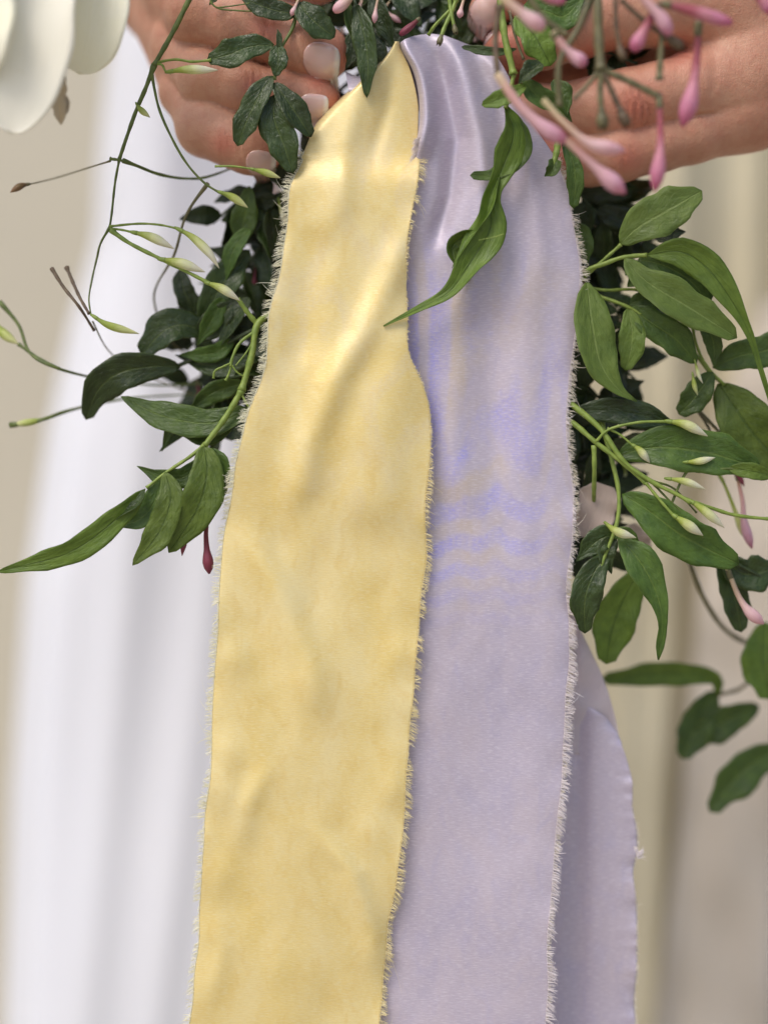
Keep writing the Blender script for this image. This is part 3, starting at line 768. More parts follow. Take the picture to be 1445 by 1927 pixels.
def nail(sdf, parent, c, ax, L_, W_, d0, square=3.0, bulge=1.0, view=(0, 1, 0), name='fingernail'):
    """c px centre, ax px axis to the tip, L/W px size"""
    a0 = np.array(ax, float); a0 /= np.linalg.norm(a0); s0 = np.array([-a0[1], a0[0]])
    n = 25; g_ = np.linspace(-1, 1, n); A, B = np.meshgrid(g_, g_, indexing='ij')
    # rounded outline: cuticle end rounder than free end
    p_ = np.where(A < 0, 2.2, square)
    rad = (np.abs(A) ** p_ + np.abs(B) ** p_) ** (1 / p_); mx = np.maximum(np.abs(A), np.abs(B)); k = np.where(rad > 0, mx / np.maximum(rad, 1e-9), 1)
    A2, B2 = A * k, B * k
    X_ = c[0] + a0[0] * A2 * L_ / 2 + s0[0] * B2 * W_ / 2; Y_ = c[1] + a0[1] * A2 * L_ / 2 + s0[1] * B2 * W_ / 2
    O = PA(X_, Y_, d0 + 0 * X_).reshape(-1, 3); vd = np.array(view, float); vd /= np.linalg.norm(vd)
    H = sdf.hit(O, np.repeat(vd[None], len(O), 0))
    e = 1e-4; N = np.stack([sdf(H + e * np.eye(3)[k_]) - sdf(H - e * np.eye(3)[k_]) for k_ in range(3)], 1); N /= np.linalg.norm(N, axis=1)[:, None]
    mxx = mx.ravel(); free = np.clip((A.ravel() - .75) / .25, 0, 1)
    off = .00028 * bulge * (1 - mxx ** 6) - .00006 * (1 - free) + .00018 * free
    V = H + N * off[:, None]
    F = [(i * n + j, (i + 1) * n + j, (i + 1) * n + j + 1, i * n + j + 1) for i in range(n - 1) for j in range(n - 1)]
    o = mesh(name, V, F, NAIL, parent, np.stack([(A2 + 1) / 2, (B2 + 1) / 2], -1).reshape(-1, 2))
    return solid(o, .00018, -1)
H_ = .00062
lh = Hand([
    [(330, -110, 170, 50), (380, -84, 96, 54), (480, -66, 82, 52), (560, -46, 82, 48), (600, -36, 86, 44)],
    [(332, -24, 175, 52), (374, 24, 92, 60), (440, 44, 70, 56), (505, 64, 66, 51), (565, 86, 64, 54), (605, 101, 70, 53)],
    [(345, 92, 160, 50), (392, 150, 90, 54), (455, 165, 82, 49), (530, 178, 80, 47), (575, 188, 80, 45), (600, 193, 80, 42)],
    [(350, 176, 160, 42), (388, 240, 100, 54), (434, 262, 88, 49), (470, 280, 84, 46), (488, 288, 84, 42)],
    [(350, -40, 300, 55), (480, -20, 330, 50), (590, 20, 300, 42)],
], [
    [(325, -105, 175, 50), (290, -110, 420, 80)], [(325, -20, 180, 55), (300, -70, 420, 80)], [(338, 82, 170, 50), (305, -20, 420, 80)],
    [(344, 172, 170, 40), (312, 30, 400, 62)], [(300, -10, 420, 80), (268, -60, 560, 95), (230, -260, 760, 120), (160, -640, 1000, 150)],
])
lo = np.array([P(-60, 0, 1150)[0], P(0, 0, -5)[1], P(0, 350, 0)[2]]); hi = np.array([P(690, 0, 0)[0], P(0, 0, 1000)[1], P(0, -400, 1000)[2]])
Vh, Fh = lh.mesh(lo, hi, .0009 if False else .00075)
def vnormals(sdf, V):
    e = 1e-4; N = np.stack([sdf(V + e * np.eye(3)[k]) - sdf(V - e * np.eye(3)[k]) for k in range(3)], 1)
    return N / (np.linalg.norm(N, axis=1)[:, None] + 1e-12)
N = vnormals(lh, Vh)
Vh = crease(Vh, N, [
    ([(498, 20), (500, 50), (494, 84)], 2.4, 5), ([(488, 30), (491, 55)], 1.8, 3.5), ([(507, 26), (508, 60)], 1.8, 3), ([(420, 10), (425, 40), (420, 78)], 2.2, 1.5),
    ([(556, 70), (560, 100), (572, 130)], 3.5, 4), ([(556, 70), (575, 50), (605, 50)], 3, 2.5),
    ([(480, 130), (478, 165), (482, 196)], 2.4, 3.5), ([(470, 135), (468, 165)], 2, 2.5), ([(548, 165), (545, 190), (552, 215)], 3.2, 3),
    ([(418, 240), (414, 265), (420, 296)], 2.2, 2.5), ([(452, 262), (450, 285), (458, 310)], 3, 2.5),
])
def flush(o, pts):
    V = np.array([v.co[:] for v in o.data.vertices]) if len(o.data.vertices) < 10 else None
    co = np.zeros(len(o.data.vertices) * 3); o.data.vertices.foreach_get('co', co); X_, Y_ = px_of(co.reshape(-1, 3))
    a = np.zeros(len(X_))
    for x, y, r in pts: a = np.maximum(a, np.exp(-((X_ - x) ** 2 + (Y_ - y) ** 2) / r ** 2))
    at = o.data.attributes.new('flush', 'FLOAT', 'POINT'); at.data.foreach_set('value', a)
lhand = mesh('hand', Vh, Fh, SKIN, person)
flush(lhand, [(640, 110, 34), (635, 195, 32), (524, 300, 30), (600, 145, 26), (500, 50, 30), (480, 165, 24), (420, 270, 26)])
nail(lh, lhand, (603, 101), (1, .12), 68, 62, -20, 2.9, 1.3)
nail(lh, lhand, (586, 191), (1, .06), 58, 54, -20, 5.0, 1.0)
nail(lh, lhand, (485, 293), (1, .12), 54, 44, -20, 4.5, 1.0)
rh = Hand([
    [(1360, 0, 110, 90), (1230, 14, 66, 72), (1150, 26, 60, 64), (1085, 52, 62, 58), (1020, 78, 72, 50), (950, 92, 84, 40)],
    [(1260, -130, 130, 60), (1130, -96, 96, 56), (1010, -46, 76, 48), (950, -10, 72, 44), (918, 20, 74, 36)],
    [(1390, 150, 120, 84), (1300, 168, 88, 68), (1235, 180, 74, 60), (1180, 192, 74, 60), (1120, 205, 80, 58), (1010, 212, 110, 50), (930, 215, 170, 45)],
    [(1410, 212, 130, 70), (1300, 250, 104, 56), (1240, 268, 96, 53), (1160, 288, 94, 54), (1110, 296, 98, 52), (1010, 300, 124, 46), (940, 290, 170, 40)],
], [
    [(1410, 120, 135, 104), (1560, 90, 180, 130)], [(990, 130, 215, 60), (1150, 110, 215, 64), (1290, 110, 210, 80), (1420, 110, 190, 90)], [(1380, 20, 115, 92), (1560, 60, 185, 120)], [(1400, 190, 130, 78), (1560, 140, 185, 110)],
    [(1560, 90, 180, 135), (1720, 40, 280, 130), (2000, -60, 480, 140), (2350, -200, 700, 165)],
], kp=.007)
lo = np.array([P(860, 0, 0)[0], P(0, 0, -25)[1], P(0, 390, 60)[2]]); hi = np.array([P(2080, 0, 0)[0], P(0, 0, 520)[1], P(0, -260, 300)[2]])
Vh, Fh = rh.mesh(lo, hi, .00075); N = vnormals(rh, Vh)
Vh = crease(Vh, N, [
    ([(1176, 165), (1180, 200), (1176, 245)], 2.4, 3.2), ([(1190, 160), (1195, 200), (1190, 250)], 2.2, 3.8), ([(1204, 170), (1210, 205), (1204, 240)], 2.2, 3.2),
    ([(1214, 190), (1222, 212), (1212, 240)], 2.4, 3.5), ([(1160, 180), (1163, 215)], 2.2, 2.2),
    ([(1168, 275), (1173, 300), (1166, 330)], 2.4, 2.4), ([(1186, 272), (1192, 296)], 2.2, 2.4),
    ([(1130, 20), (1134, 50), (1128, 82)], 2.4, 2.4), ([(1144, 16), (1150, 45)], 2.2, 2),
    ([(1232, 98), (1262, 92), (1300, 96)], 5, 4), ([(1240, 108), (1280, 104), (1310, 110)], 3, 2.5), ([(1280, 225), (1310, 218), (1340, 214)], 4, 2.5),
    ([(1330, 60), (1345, 120), (1335, 190)], 9, 1.5),
])
rhand = mesh('hand', Vh, Fh, SKIN, person)
flush(rhand, [(920, 50, 40), (960, 100, 60), (1195, 205, 42), (1040, 270, 50), (1180, 300, 36), (1110, 110, 40), (1280, 95, 34)])
nail(rh, rhand, (911, 16), (-.55, .95), 92, 66, -20, 2.6, 1.6)

# ------------------------------------------------------------------ jasmine sprigs, leaf by leaf
# -- sprig hanging in front of the left fingers
e = sprig('dark leaved jasmine sprig with drooping oval leaflets in front of the left hand fingers', (556, 10, -6))
stem(e, [(566, -70, 10), (562, -10, 4), (553, 46, 0), (534, 82, -4), (522, 105, -6), (517, 150, -7)], 4.6, 2.6, 'vine')
leaf(e, [(516, 84, -6), (470, 88, -12), (430, 103, -14), (390, 113, -8)], 27, 'dark', fold=.18, wave=.16, tipp=.7, seed=1)
leaf(e, [(521, 84, -8), (524, 112, -16), (519, 144, -12)], 18, 'dark', fold=.2, seed=2, tipp=.9)
leaf(e, [(514, 143, -8), (492, 172, -16), (467, 222, -18), (447, 275, -10)], 27, 'dark', fold=.3, seed=3, tipp=.75, tilt=10)
leaf(e, [(514, 156, -10), (534, 180, -18), (558, 215, -18), (586, 258, -10)], 24, 'dark', fold=.32, seed=4, tipp=.8, tilt=-12)
leaf(e, [(517, 178, -8), (516, 222, -14), (534, 272, -14), (552, 326, -8)], 33, 'dark', fold=.22, seed=5, tipp=.9, tilt=8)
leaf(e, [(524, 92, -10), (526, 72, -12), (522, 54, -10)], 6, 'dark', fold=.3, seed=6)
leaf(e, [(562, 4, -8), (578, 26, -16), (600, 48, -16), (630, 70, -8)], 29, 'dark', fold=.2, seed=7, tipp=.8, tilt=-6)
leaf(e, [(560, 26, -4), (520, 20, -8), (475, 4, -8), (445, -14, -4)], 22, 'dark', fold=.2, seed=8)
stem(e, [(396, 4, -6), (412, 16, -8), (448, 20, -8), (500, 22, -8)], 1.8, 1.4, 'vine', 'tendril')
stem(e, [(392, -14, -6), (404, 12, -9), (430, 12, -8), (470, 6, -8)], 1.8, 1.2, 'vine', 'tendril')
leaf(e, [(410, -24, -6), (404, -6, -8), (394, 10, -6)], 9, 'dark', seed=9)
bud(e, [(566, -10, -12), (556, 12, -14), (548, 30, -12)], 6, 'blush', 'tube')
bud(e, [(668, -16, -14), (652, 2, -16), (628, 22, -14)], 11, 'blush', 'club')
# -- leaves between fingertips and the ribbon top
e = sprig('deep green jasmine sprig with a pointed leaf over the pointed top of the yellow ribbon', (668, -20, 0))
stem(e, [(660, -90, 30), (664, -20, 10), (672, 20, 2)], 4, 2.6, 'dark')
leaf(e, [(668, 6, 0), (684, 60, -12), (692, 115, -14), (690, 184, -8)], 23, 'dark', fold=.28, tilt=16, seed=11, tipp=1.1)
leaf(e, [(650, -10, 4), (657, 40, 0), (672, 84, 2), (684, 112, 6)], 13, 'mid', fold=.4, tilt=-30, seed=12)
leaf(e, [(700, -10, 30), (720, 40, 26), (742, 92, 30)], 22, 'deep', seed=13, tilt=20)
leaf(e, [(690, 60, 30), (715, 100, 26), (728, 128, 30)], 16, 'deep', seed=14, tilt=-20)
leaf(e, [(660, 60, 44), (664, 100, 40), (650, 130, 44)], 14, 'deep', seed=15)
bud(e, [(714, -14, 0), (708, 12, 0), (704, 44, 0)], 6, 'blush', 'tube')
bud(e, [(790, 34, 18), (772, 50, 14), (752, 66, 16)], 7, 'wine', 'club')
# -- cut stems poking over the lavender fold
e = sprig('two snapped green stalk ends poking over the top fold of the lavender ribbon', (846, 0, -4), name='broken_stalk', catg='stalk')
stem(e, [(846, -60, 10), (846, 0, 0), (850, 30, -6), (856, 56, -10)], 5, 3.4, 'green')
cup(e, [(854, 46, -10), (857, 62, -12)], 4.5, 'olive')
stem(e, [(858, 0, 2), (848, 26, -4), (836, 52, -12), (829, 72, -18)], 4.2, 3.6, 'green')
cup(e, [(831, 66, -17), (826, 82, -20)], 5, 'olive')
stem(e, [(866, -40, 4), (856, 6, 0), (820, 46, 4), (806, 66, 14)], 3.4, 3, 'green')
bud(e, [(874, -6, -2), (868, 14, -4), (864, 34, -4)], 7, 'blush', 'tube')
# -- hanging vine on the left with white buds
e = sprig('thin jasmine vine with slim white green buds hanging beside the white flower', (357, -5, -6))
vine = [(372, -30, -6), (357, -2, -6), (325, 62, -8), (290, 124, -10)]
stem(e, vine, 5.4, 4.6, 'vine')
stem(e, [(290, 124, -10), (275, 165, -10), (258, 205, -8), (240, 255, -4), (225, 300, 0)], 4.6, 3.2, 'vine')
stem(e, [(225, 300, 0), (217, 345, 10), (211, 400, 14), (207, 428, 10)], 2.4, 2.2, 'vine')
stem(e, [(207, 428, 10), (190, 458, 24), (183, 486, 40), (174, 525, 40), (168, 562, 20), (172, 594, 2)], 2.4, 1.4, 'vine')
stem(e, [(285, 135, -10), (300, 205, -8), (328, 268, -4), (355, 312, 0), (386, 345, 0), (414, 363, -2)], 2.8, 2.0, 'vine')
bud(e, [(410, 360, -2), (436, 370, -4), (467, 391, -2)], 9, 'green')
stem(e, [(292, 120, -10), (305, 122, -14), (312, 134, -16), (322, 138, -16)], 2.6, 1.8, 'green')
bud(e, [(312, 136, -16), (350, 131, -20), (411, 132, -16)], 10.5, 'white')
stem(e, [(292, 118, -10), (330, 112, -14), (362, 116, -14), (398, 113, -12)], 2.6, 2.6, 'green', 'twig')
bud(e, [(256, 193, -8), (266, 207, -12), (283, 221, -10)], 7, 'green')
stem(e, [(208, 299, 2), (224, 301, -2), (236, 304, 0)], 3.2, 2.4, 'vine', 'node')
stem(e, [(232, 302, 0), (258, 312, 20), (300, 328, 60), (350, 336, 90), (400, 330, 110), (500, 290, 170)], 3.4, 1.6, 'vine')
stem(e, [(405, 313, 4), (440, 313, 0), (475, 318, -4)], 2.2, 2, 'green')
bud(e, [(470, 317, -4), (498, 324, -6), (528, 335, -4)], 8, 'green')
stem(e, [(208, 303, 4), (160, 318, 90), (105, 335, 120), (52, 348, 60)], 1.8, 1.2, 'olive')
bud(e, [(58, 346, 60), (40, 350, 56), (20, 362, 50)], 8, 'tan', 'bud')
stem(e, [(207, 426, 10), (260, 421, 4), (300, 423, 0), (334, 430, 0)], 2.4, 2.0, 'green', 'twig')
bud(e, [(330, 428, 0), (362, 446, -6), (392, 474, -6), (413, 505, -2)], 10, 'white')
stem(e, [(208, 430, 10), (232, 433, 6), (252, 438, 2)], 2.4, 2.0, 'green', 'twig')
bud(e, [(246, 436, 2), (285, 446, -4), (328, 468, 0)], 10.5, 'white')
stem(e, [(209, 433, 8), (245, 458, 2), (300, 486, -2), (345, 508, -4), (392, 532, -4)], 4.2, 3.2, 'green')
bud(e, [(298, 487, -2), (340, 495, -8), (386, 512, -4)], 11.5, 'white')
bud(e, [(384, 530, -4), (418, 543, -8), (452, 566, -4)], 10, 'white')
stem(e, [(392, 345, 30), (362, 385, 50), (345, 420, 60), (328, 480, 90), (290, 560, 160), (330, 650, 200), (420, 700, 200)], 3.0, 1.2, 'olive')
# -- out-of-focus vine ends at the far left
e = sprig('blurred reddish vine tips with one yellow green bud at the left edge of the dress', (183, 520, 40))
stem(e, [(98, 505, 60), (120, 540, 46), (150, 578, 30), (178, 622, 60)], 3.6, 2.4, 'brown')
stem(e, [(126, 503, 70), (140, 536, 52), (152, 562, 30), (168, 590, 4)], 3.6, 2.6, 'brown')
bud(e, [(172, 592, 2), (205, 612, -4), (262, 628, 0)], 9, 'green')
stem(e, [(0, 568, 120), (36, 612, 110), (58, 665, 90), (112, 694, 80), (200, 715, 160), (300, 725, 200), (420, 720, 200)], 3.5, 1.6, 'vine')
stem(e, [(36, 648, 110), (70, 672, 96), (112, 694, 80)], 3, 3, 'vine')
bud(e, [(-14, 602, 130), (8, 628, 120), (36, 648, 110)], 11, 'green')
stem(e, [(20, 800, 130), (60, 795, 120), (92, 786, 120), (140, 770, 160), (240, 750, 210), (400, 740, 220)], 4.0, 1.2, 'vine')
bud(e, [(96, 786, 120), (60, 794, 120), (20, 800, 130)], 8, 'green')
stem(e, [(175, 605, 60), (205, 660, 120), (260, 700, 160), (360, 740, 200)], 1.4, 1.2, 'olive')

# -- left foliage by the yellow ribbon
e = sprig('large dark glossy leaves arching over the dress left of the yellow ribbon', (486, 620, 60))
stem(e, [(700, 560, 120), (560, 600, 90), (486, 618, 74), (400, 660, 90), (320, 695, 100)], 5, 4, 'dark')
leaf(e, [(340, 690, 84), (285, 690, 66), (225, 702, 62), (185, 735, 74), (162, 790, 96)], 34, 'dark', fold=.22, seed=21, tipp=.85, tilt=-14)
leaf(e, [(400, 632, 100), (350, 612, 84), (310, 622, 80), (266, 668, 96)], 36, 'dark', fold=.25, seed=22, tipp=.7, tilt=18)
leaf(e, [(388, 625, 110), (400, 570, 90), (430, 520, 90), (470, 470, 110)], 32, 'dark', fold=.25, seed=23, tipp=.9)
leaf(e, [(372, 640, 96), (420, 590, 80), (450, 560, 84)], 26, 'dark', fold=.25, seed=24)
leaf(e, [(340, 505, 130), (346, 545, 120), (368, 590, 130)], 21, 'dark', fold=.2, seed=25, tipp=.6)
leaf(e, [(470, 350, 110), (462, 400, 110), (450, 470, 120)], 24, 'mid', fold=.2, seed=26, tipp=.8)
leaf(e, [(420, 560, 80), (400, 600, 72), (372, 650, 76)], 20, 'mid', fold=.25, seed=28, tilt=-20)
leaf(e, [(470, 560, 84), (440, 600, 74), (410, 656, 80)], 20, 'dark', fold=.25, seed=29, tilt=25)
leaf(e, [(440, 640, 84), (400, 665, 78), (338, 668, 84)], 18, 'mid', fold=.25, seed=30, tilt=-15)
leaf(e, [(470, 430, 90), (440, 470, 84), (424, 530, 90)], 19, 'mid', fold=.25, seed=31, tilt=15)
leaf(e, [(430, 800, 70), (370, 790, 64), (300, 850, 74)], 16, 'mid', fold=.3, seed=32, tilt=10)
leaf(e, [(460, 720, 80), (400, 740, 74), (350, 780, 80)], 20, 'mid', fold=.25, seed=33, tilt=-20)
leaf(e, [(520, 700, 100), (470, 690, 90), (400, 690, 90), (330, 668, 110)], 24, 'dark', fold=.2, seed=27, tilt=20)
e = sprig('bright green jasmine sprig with four narrow leaves pointing to the lower left', (484, 610, 8))
stem(e, [(560, 560, 60), (512, 590, 30), (484, 612, 14), (474, 668, 8), (455, 735, 6)], 6.5, 6, 'green')
stem(e, [(448, 562, 2), (466, 588, 10), (486, 612, 18)], 3.8, 5.4, 'green')
stem(e, [(455, 735, 6), (425, 785, 4), (386, 838, 0)], 6, 5, 'green')
stem(e, [(386, 836, 0), (360, 858, 2), (312, 890, 4), (276, 918, 4)], 3.8, 2.6, 'green')
stem(e, [(454, 740, 6), (466, 762, 4), (480, 780, 8)], 2.4, 1.8, 'green', 'tendril')
stem(e, [(482, 622, 12), (452, 645, 4), (438, 672, 0), (434, 690, 0)], 3.2, 2.6, 'green', 'tendril')
stem(e, [(437, 682, 0), (420, 690, -4), (405, 698, -4), (402, 712, 0)], 1.8, 2.2, 'green', 'tendril')
stem(e, [(436, 688, 0), (430, 706, 0), (425, 716, 2)], 1.8, 2.6, 'green', 'tendril')
stem(e, [(437, 688, 0), (446, 700, 0), (458, 708, 4)], 1.8, 1.4, 'green', 'tendril')
stem(e, [(480, 634, 10), (466, 660, 6), (444, 688, 2)], 1.7, 1.3, 'green', 'tendril')
leaf(e, [(470, 770, 20), (400, 796, 22), (310, 784, 30), (228, 746, 44)], 33, 'mid', fold=.16, seed=31, tipp=1.2, tilt=14)
leaf(e, [(384, 838, -2), (390, 890, -12), (372, 958, -12), (318, 1040, 2)], 38, 'fresh', fold=.22, seed=32, tipp=1.1, tilt=-8, wave=.1)
leaf(e, [(392, 842, 6), (412, 880, 4), (404, 940, 8), (392, 968, 12)], 22, 'mid', fold=.25, seed=33)
leaf(e, [(311, 888, 0), (322, 940, -10), (298, 1005, -10), (250, 1064, 0)], 28, 'fresh', fold=.2, seed=34, tipp=1.1, tilt=6)
leaf(e, [(306, 896, 12), (288, 950, 10), (258, 980, 12), (212, 990, 16)], 22, 'mid', fold=.2, seed=35, tilt=12)
leaf(e, [(274, 920, 2), (222, 975, -6), (130, 1040, -6), (-6, 1077, 2)], 25, 'fresh', fold=.22, seed=36, tipp=1.15, tilt=-14, twist=14)
leaf(e, [(272, 922, -2), (262, 946, -8), (238, 960, -6), (206, 988, 0)], 11, 'dark', fold=.4, seed=37, tilt=40, name='curled_leaf_edge')
leaf(e, [(384, 862, 16), (350, 896, 14), (310, 900, 14), (258, 877, 20)], 20, 'mid', fold=.2, seed=38, tilt=-10)
leaf(e, [(440, 800, 40), (390, 820, 44), (330, 800, 50), (305, 850, 60)], 20, 'mid', fold=.2, seed=39)
stem(e, [(392, 880, 16), (388, 930, 18), (392, 980, 20)], 3, 2.4, 'dark')
bud(e, [(392, 968, 20), (388, 1010, 18), (394, 1080, 22)], 11, 'wine', 'tube')
bud(e, [(350, 985, 24), (346, 1020, 22), (343, 1046, 24)], 8, 'wine', 'bud')

# -- twisted leaf across the lavender ribbon
e = sprig('sprig with a long twisted curling leaf lying across the lavender ribbon', (945, 20, -30))
stem(e, [(940, -40, -20), (943, 20, -28), (950, 72, -32), (960, 114, -34), (966, 140, -34)], 7, 6.5, 'green')
stem(e, [(966, 142, -34), (960, 170, -34), (951, 204, -30)], 4, 4, 'green')
PR = [.10, .62, .95, 1.0, .62, .45, .62, .88, 1.0, .95, .72, .52, .40, .30, .22, .14, .05]
leaf(e, [(949, 198, -28), (966, 250, -30), (948, 310, -26), (922, 372, -26), (922, 430, -26), (886, 492, -24), (846, 548, -22), (790, 580, -22), (722, 614, -24)], 33, 'fresh',
     fold=.34, seed=41, prof=PR, n=60, m=11, tilt=-10, twist=70, wave=.22, waven=3)
leaf(e, [(958, 210, -22), (984, 250, -22), (985, 285, -20), (958, 312, -20), (922, 330, -20), (884, 330, -22)], 17, 'mid', fold=.2, seed=42, n=30, tilt=12, tipp=.6)
leaf(e, [(940, 330, -26), (918, 400, -30), (880, 455, -32), (850, 505, -28)], 15, 'fresh', fold=.5, seed=43, tilt=50)
leaf(e, [(908, 440, -24), (868, 448, -20), (850, 472, -18), (868, 518, -22)], 20, 'fresh', fold=.4, seed=44, tilt=-30)
stem(e, [(948, 440, -50), (930, 446, -50), (900, 452, -50)], .9, .7, 'green', 'hair', nodes=False)
leaf(e, [(972, 92, -24), (940, 98, -30), (905, 95, -30), (868, 88, -24)], 10, 'dark', fold=.3, seed=45, tipp=.7)
leaf(e, [(990, 160, -50), (960, 178, -56), (930, 190, -56), (906, 198, -50)], 17, 'fresh', fold=.3, seed=46, tipp=.8)
leaf(e, [(1018, 118, -48), (995, 138, -56), (975, 158, -52)], 20, 'dark', fold=.5, seed=47, tilt=20)
leaf(e, [(968, 30, -30), (1000, 60, -40), (1022, 96, -40), (1036, 124, -34)], 32, 'fresh', fold=.25, seed=48, tipp=.7)
leaf(e, [(985, 150, -36), (1010, 180, -40), (1050, 200, -36), (1076, 230, -28)], 22, 'mid', fold=.35, seed=49)
leaf(e, [(1040, 150, -30), (1060, 180, -36), (1066, 220, -34)], 18, 'mid', fold=.3, seed=50)
leaf(e, [(985, 10, -20), (1030, 22, -28), (1062, 30, -26), (1100, -10, -20)], 30, 'mid', fold=.2, seed=51)
leaf(e, [(1000, -30, -10), (1046, -6, -12), (1084, 4, -10), (1130, -24, 0)], 30, 'dark', fold=.2, seed=52)
stem(e, [(958, 20, -20), (970, 70, -24), (985, 112, -26)], 3, 2.4, 'olive')
stem(e, [(1050, 262, -10), (1046, 290, -14), (1040, 310, -16)], 7, 5, 'green')
leaf(e, [(1044, 300, -16), (1040, 318, -24), (1024, 332, -16)], 13, 'mid', fold=.6, seed=53)
leaf(e, [(1058, 262, 0), (1076, 300, -6), (1082, 345, -4), (1078, 392, 4)], 17, 'mid', fold=.2, seed=54, tipp=.6)

# -- pink budded cluster near the lens
e = sprig('cluster of long pink jasmine buds on olive stalks in front of the right hand', (1125, 0, -160), group=None)
dB = -225
stem(e, [(1124, -70, dB), (1124, 0, dB), (1126, 70, dB), (1130, 132, dB)], 9, 9.5, 'olive')
stem(e, [(1112, -10, dB), (1088, 52, dB), (1062, 94, dB), (1050, 130, dB), (1052, 200, dB + 10)], 6.5, 5.5, 'olive')
stem(e, [(1130, 134, dB), (1129, 180, dB), (1132, 214, dB)], 6, 6, 'olive'); cup(e, [(1131, 206, dB), (1134, 238, dB)], 11, 'olive')
stem(e, [(1136, 140, dB), (1156, 184, dB), (1168, 210, dB)], 6, 6, 'brown'); cup(e, [(1164, 202, dB), (1178, 234, dB)], 10, 'brown')
stem(e, [(1134, 132, dB), (1172, 148, dB), (1205, 164, dB), (1236, 180, dB)], 7, 6.5, 'olive')
stem(e, [(1126, 134, dB), (1105, 160, dB), (1080, 186, dB)], 4.5, 3.5, 'olive')
stem(e, [(1157, -20, dB), (1159, 50, dB), (1166, 90, dB)], 4.5, 4.2, 'brown'); cup(e, [(1164, 84, dB), (1172, 110, dB)], 7.5, 'brown')
stem(e, [(1168, 0, dB), (1205, 34, dB), (1245, 65, dB)], 5, 4.5, 'brown'); cup(e, [(1248, 66, dB), (1282, 88, dB)], 10, 'brown')
stem(e, [(1245, 62, dB), (1242, 110, dB), (1240, 150, dB)], 5, 6.5, 'olive')
stem(e, [(940, 10, dB + 30), (932, 70, dB + 30), (936, 140, dB + 20)], 6, 5.5, 'brown')
stem(e, [(990, -10, dB), (1026, 36, dB), (1066, 66, dB)], 5.5, 5.5, 'olive')
bud(e, [(1240, 176, dB), (1242, 255, dB - 10), (1240, 300, dB - 14), (1231, 360, dB - 10)], 15, 'rose', 'tube')
bud(e, [(1314, 36, dB), (1310, 110, dB), (1300, 180, dB - 6), (1283, 238, dB)], 18, 'rose', 'tube')
bud(e, [(1180, -40, dB - 20), (1220, 8, dB - 30), (1244, 34, dB - 30), (1260, 66, dB - 24)], 14, 'pink', 'tubeb')
bud(e, [(1240, 10, dB), (1218, 45, dB - 6), (1190, 96, dB)], 14, 'rose', 'tubeb')
bud(e, [(1240, 6, dB - 30), (1300, 20, dB - 34), (1376, 44, dB - 30)], 13, 'rose', 'club')
bud(e, [(1400, -30, dB), (1432, -6, dB), (1452, 26, dB)], 14, 'rose', 'club')
bud(e, [(930, -24, dB - 30), (962, 10, dB - 34), (1024, 54, dB - 30)], 16, 'blush', 'tubeb')
bud(e, [(990, -26, dB), (1030, -6, dB), (1064, 2, dB)], 12, 'rose', 'club')
bud(e, [(936, 140, dB), (975, 196, dB - 10), (1020, 238, dB - 14), (1066, 266, dB - 10)], 16, 'pink', 'tubeb', calyx=False)
bud(e, [(1050, 250, dB - 10), (1086, 284, dB - 14), (1126, 320, dB - 14), (1176, 364, dB - 10)], 18, 'pink', 'tube', calyx=False)
bud(e, [(1022, 188, dB - 20), (1062, 232, dB - 26), (1110, 270, dB - 26), (1176, 284, dB - 20)], 15, 'blush', 'tube', calyx=False)
bud(e, [(1040, 60, dB), (1064, 92, dB), (1102, 122, dB)], 14, 'pink', 'tubeb')

# -- right side, upper leaves
e = sprig('jasmine sprig with large pale green leaves beside the lavender ribbon upper right', (1100, 512, 30))
stem(e, [(1060, 560, 80), (1100, 512, 34), (1138, 496, 20), (1173, 484, 14), (1217, 480, 10)], 5, 3.8, 'green')
stem(e, [(1090, 530, 50), (1130, 494, 34), (1168, 460, 26)], 3.6, 3, 'green')
leaf(e, [(1166, 460, 24), (1200, 428, 12), (1262, 392, 10), (1320, 359, 22)], 42, 'pale', fold=.16, seed=61, tipp=.85, tilt=-8)
leaf(e, [(1217, 480, 8), (1280, 474, -4), (1330, 505, -8), (1372, 560, -8), (1408, 625, -4), (1432, 700, 0), (1450, 760, 8)], 32, 'fresh', fold=.22, seed=62, prof=[.05, .6, .95, 1, .95, .8, .62, .45, .3, .22, .18, .16, .15, .12], n=34, tilt=10)
leaf(e, [(1174, 486, 12), (1216, 530, -2), (1290, 575, -6), (1386, 636, 4)], 38, 'pale', fold=.26, seed=63, tipp=.75, tilt=-6)
leaf(e, [(1200, 488, 26), (1250, 500, 18), (1300, 530, 22), (1334, 572, 30)], 34, 'mid', fold=.2, seed=64, tipp=.7)
leaf(e, [(1186, 490, 30), (1196, 520, 30), (1180, 540, 34)], 22, 'mid', seed=65)
stem(e, [(1095, 540, 60), (1140, 546, 50), (1192, 545, 60), (1250, 556, 80)], 3.2, 2.6, 'green')
stem(e, [(1100, 548, 60), (1140, 562, 48), (1178, 576, 40), (1206, 592, 36)], 4, 3, 'green')
leaf(e, [(1180, 580, 40), (1188, 620, 30), (1186, 660, 32), (1176, 697, 42)], 25, 'pale', fold=.24, seed=66, tipp=.8)
leaf(e, [(1186, 578, 40), (1226, 608, 28), (1272, 640, 30), (1310, 684, 44)], 30, 'mid', fold=.2, seed=67, tipp=.9, tilt=8)
leaf(e, [(1184, 572, 56), (1220, 562, 52), (1262, 580, 56)], 18, 'mid', seed=68)
leaf(e, [(1104, 532, 22), (1112, 600, 8), (1128, 680, 6), (1160, 730, 12), (1198, 756, 22)], 38, 'pale', fold=.2, seed=69, tipp=.9, tilt=-16, prof=[.1, .6, .85, .95, 1, 1, .98, .9, .72, .5, .3, .15, .04])
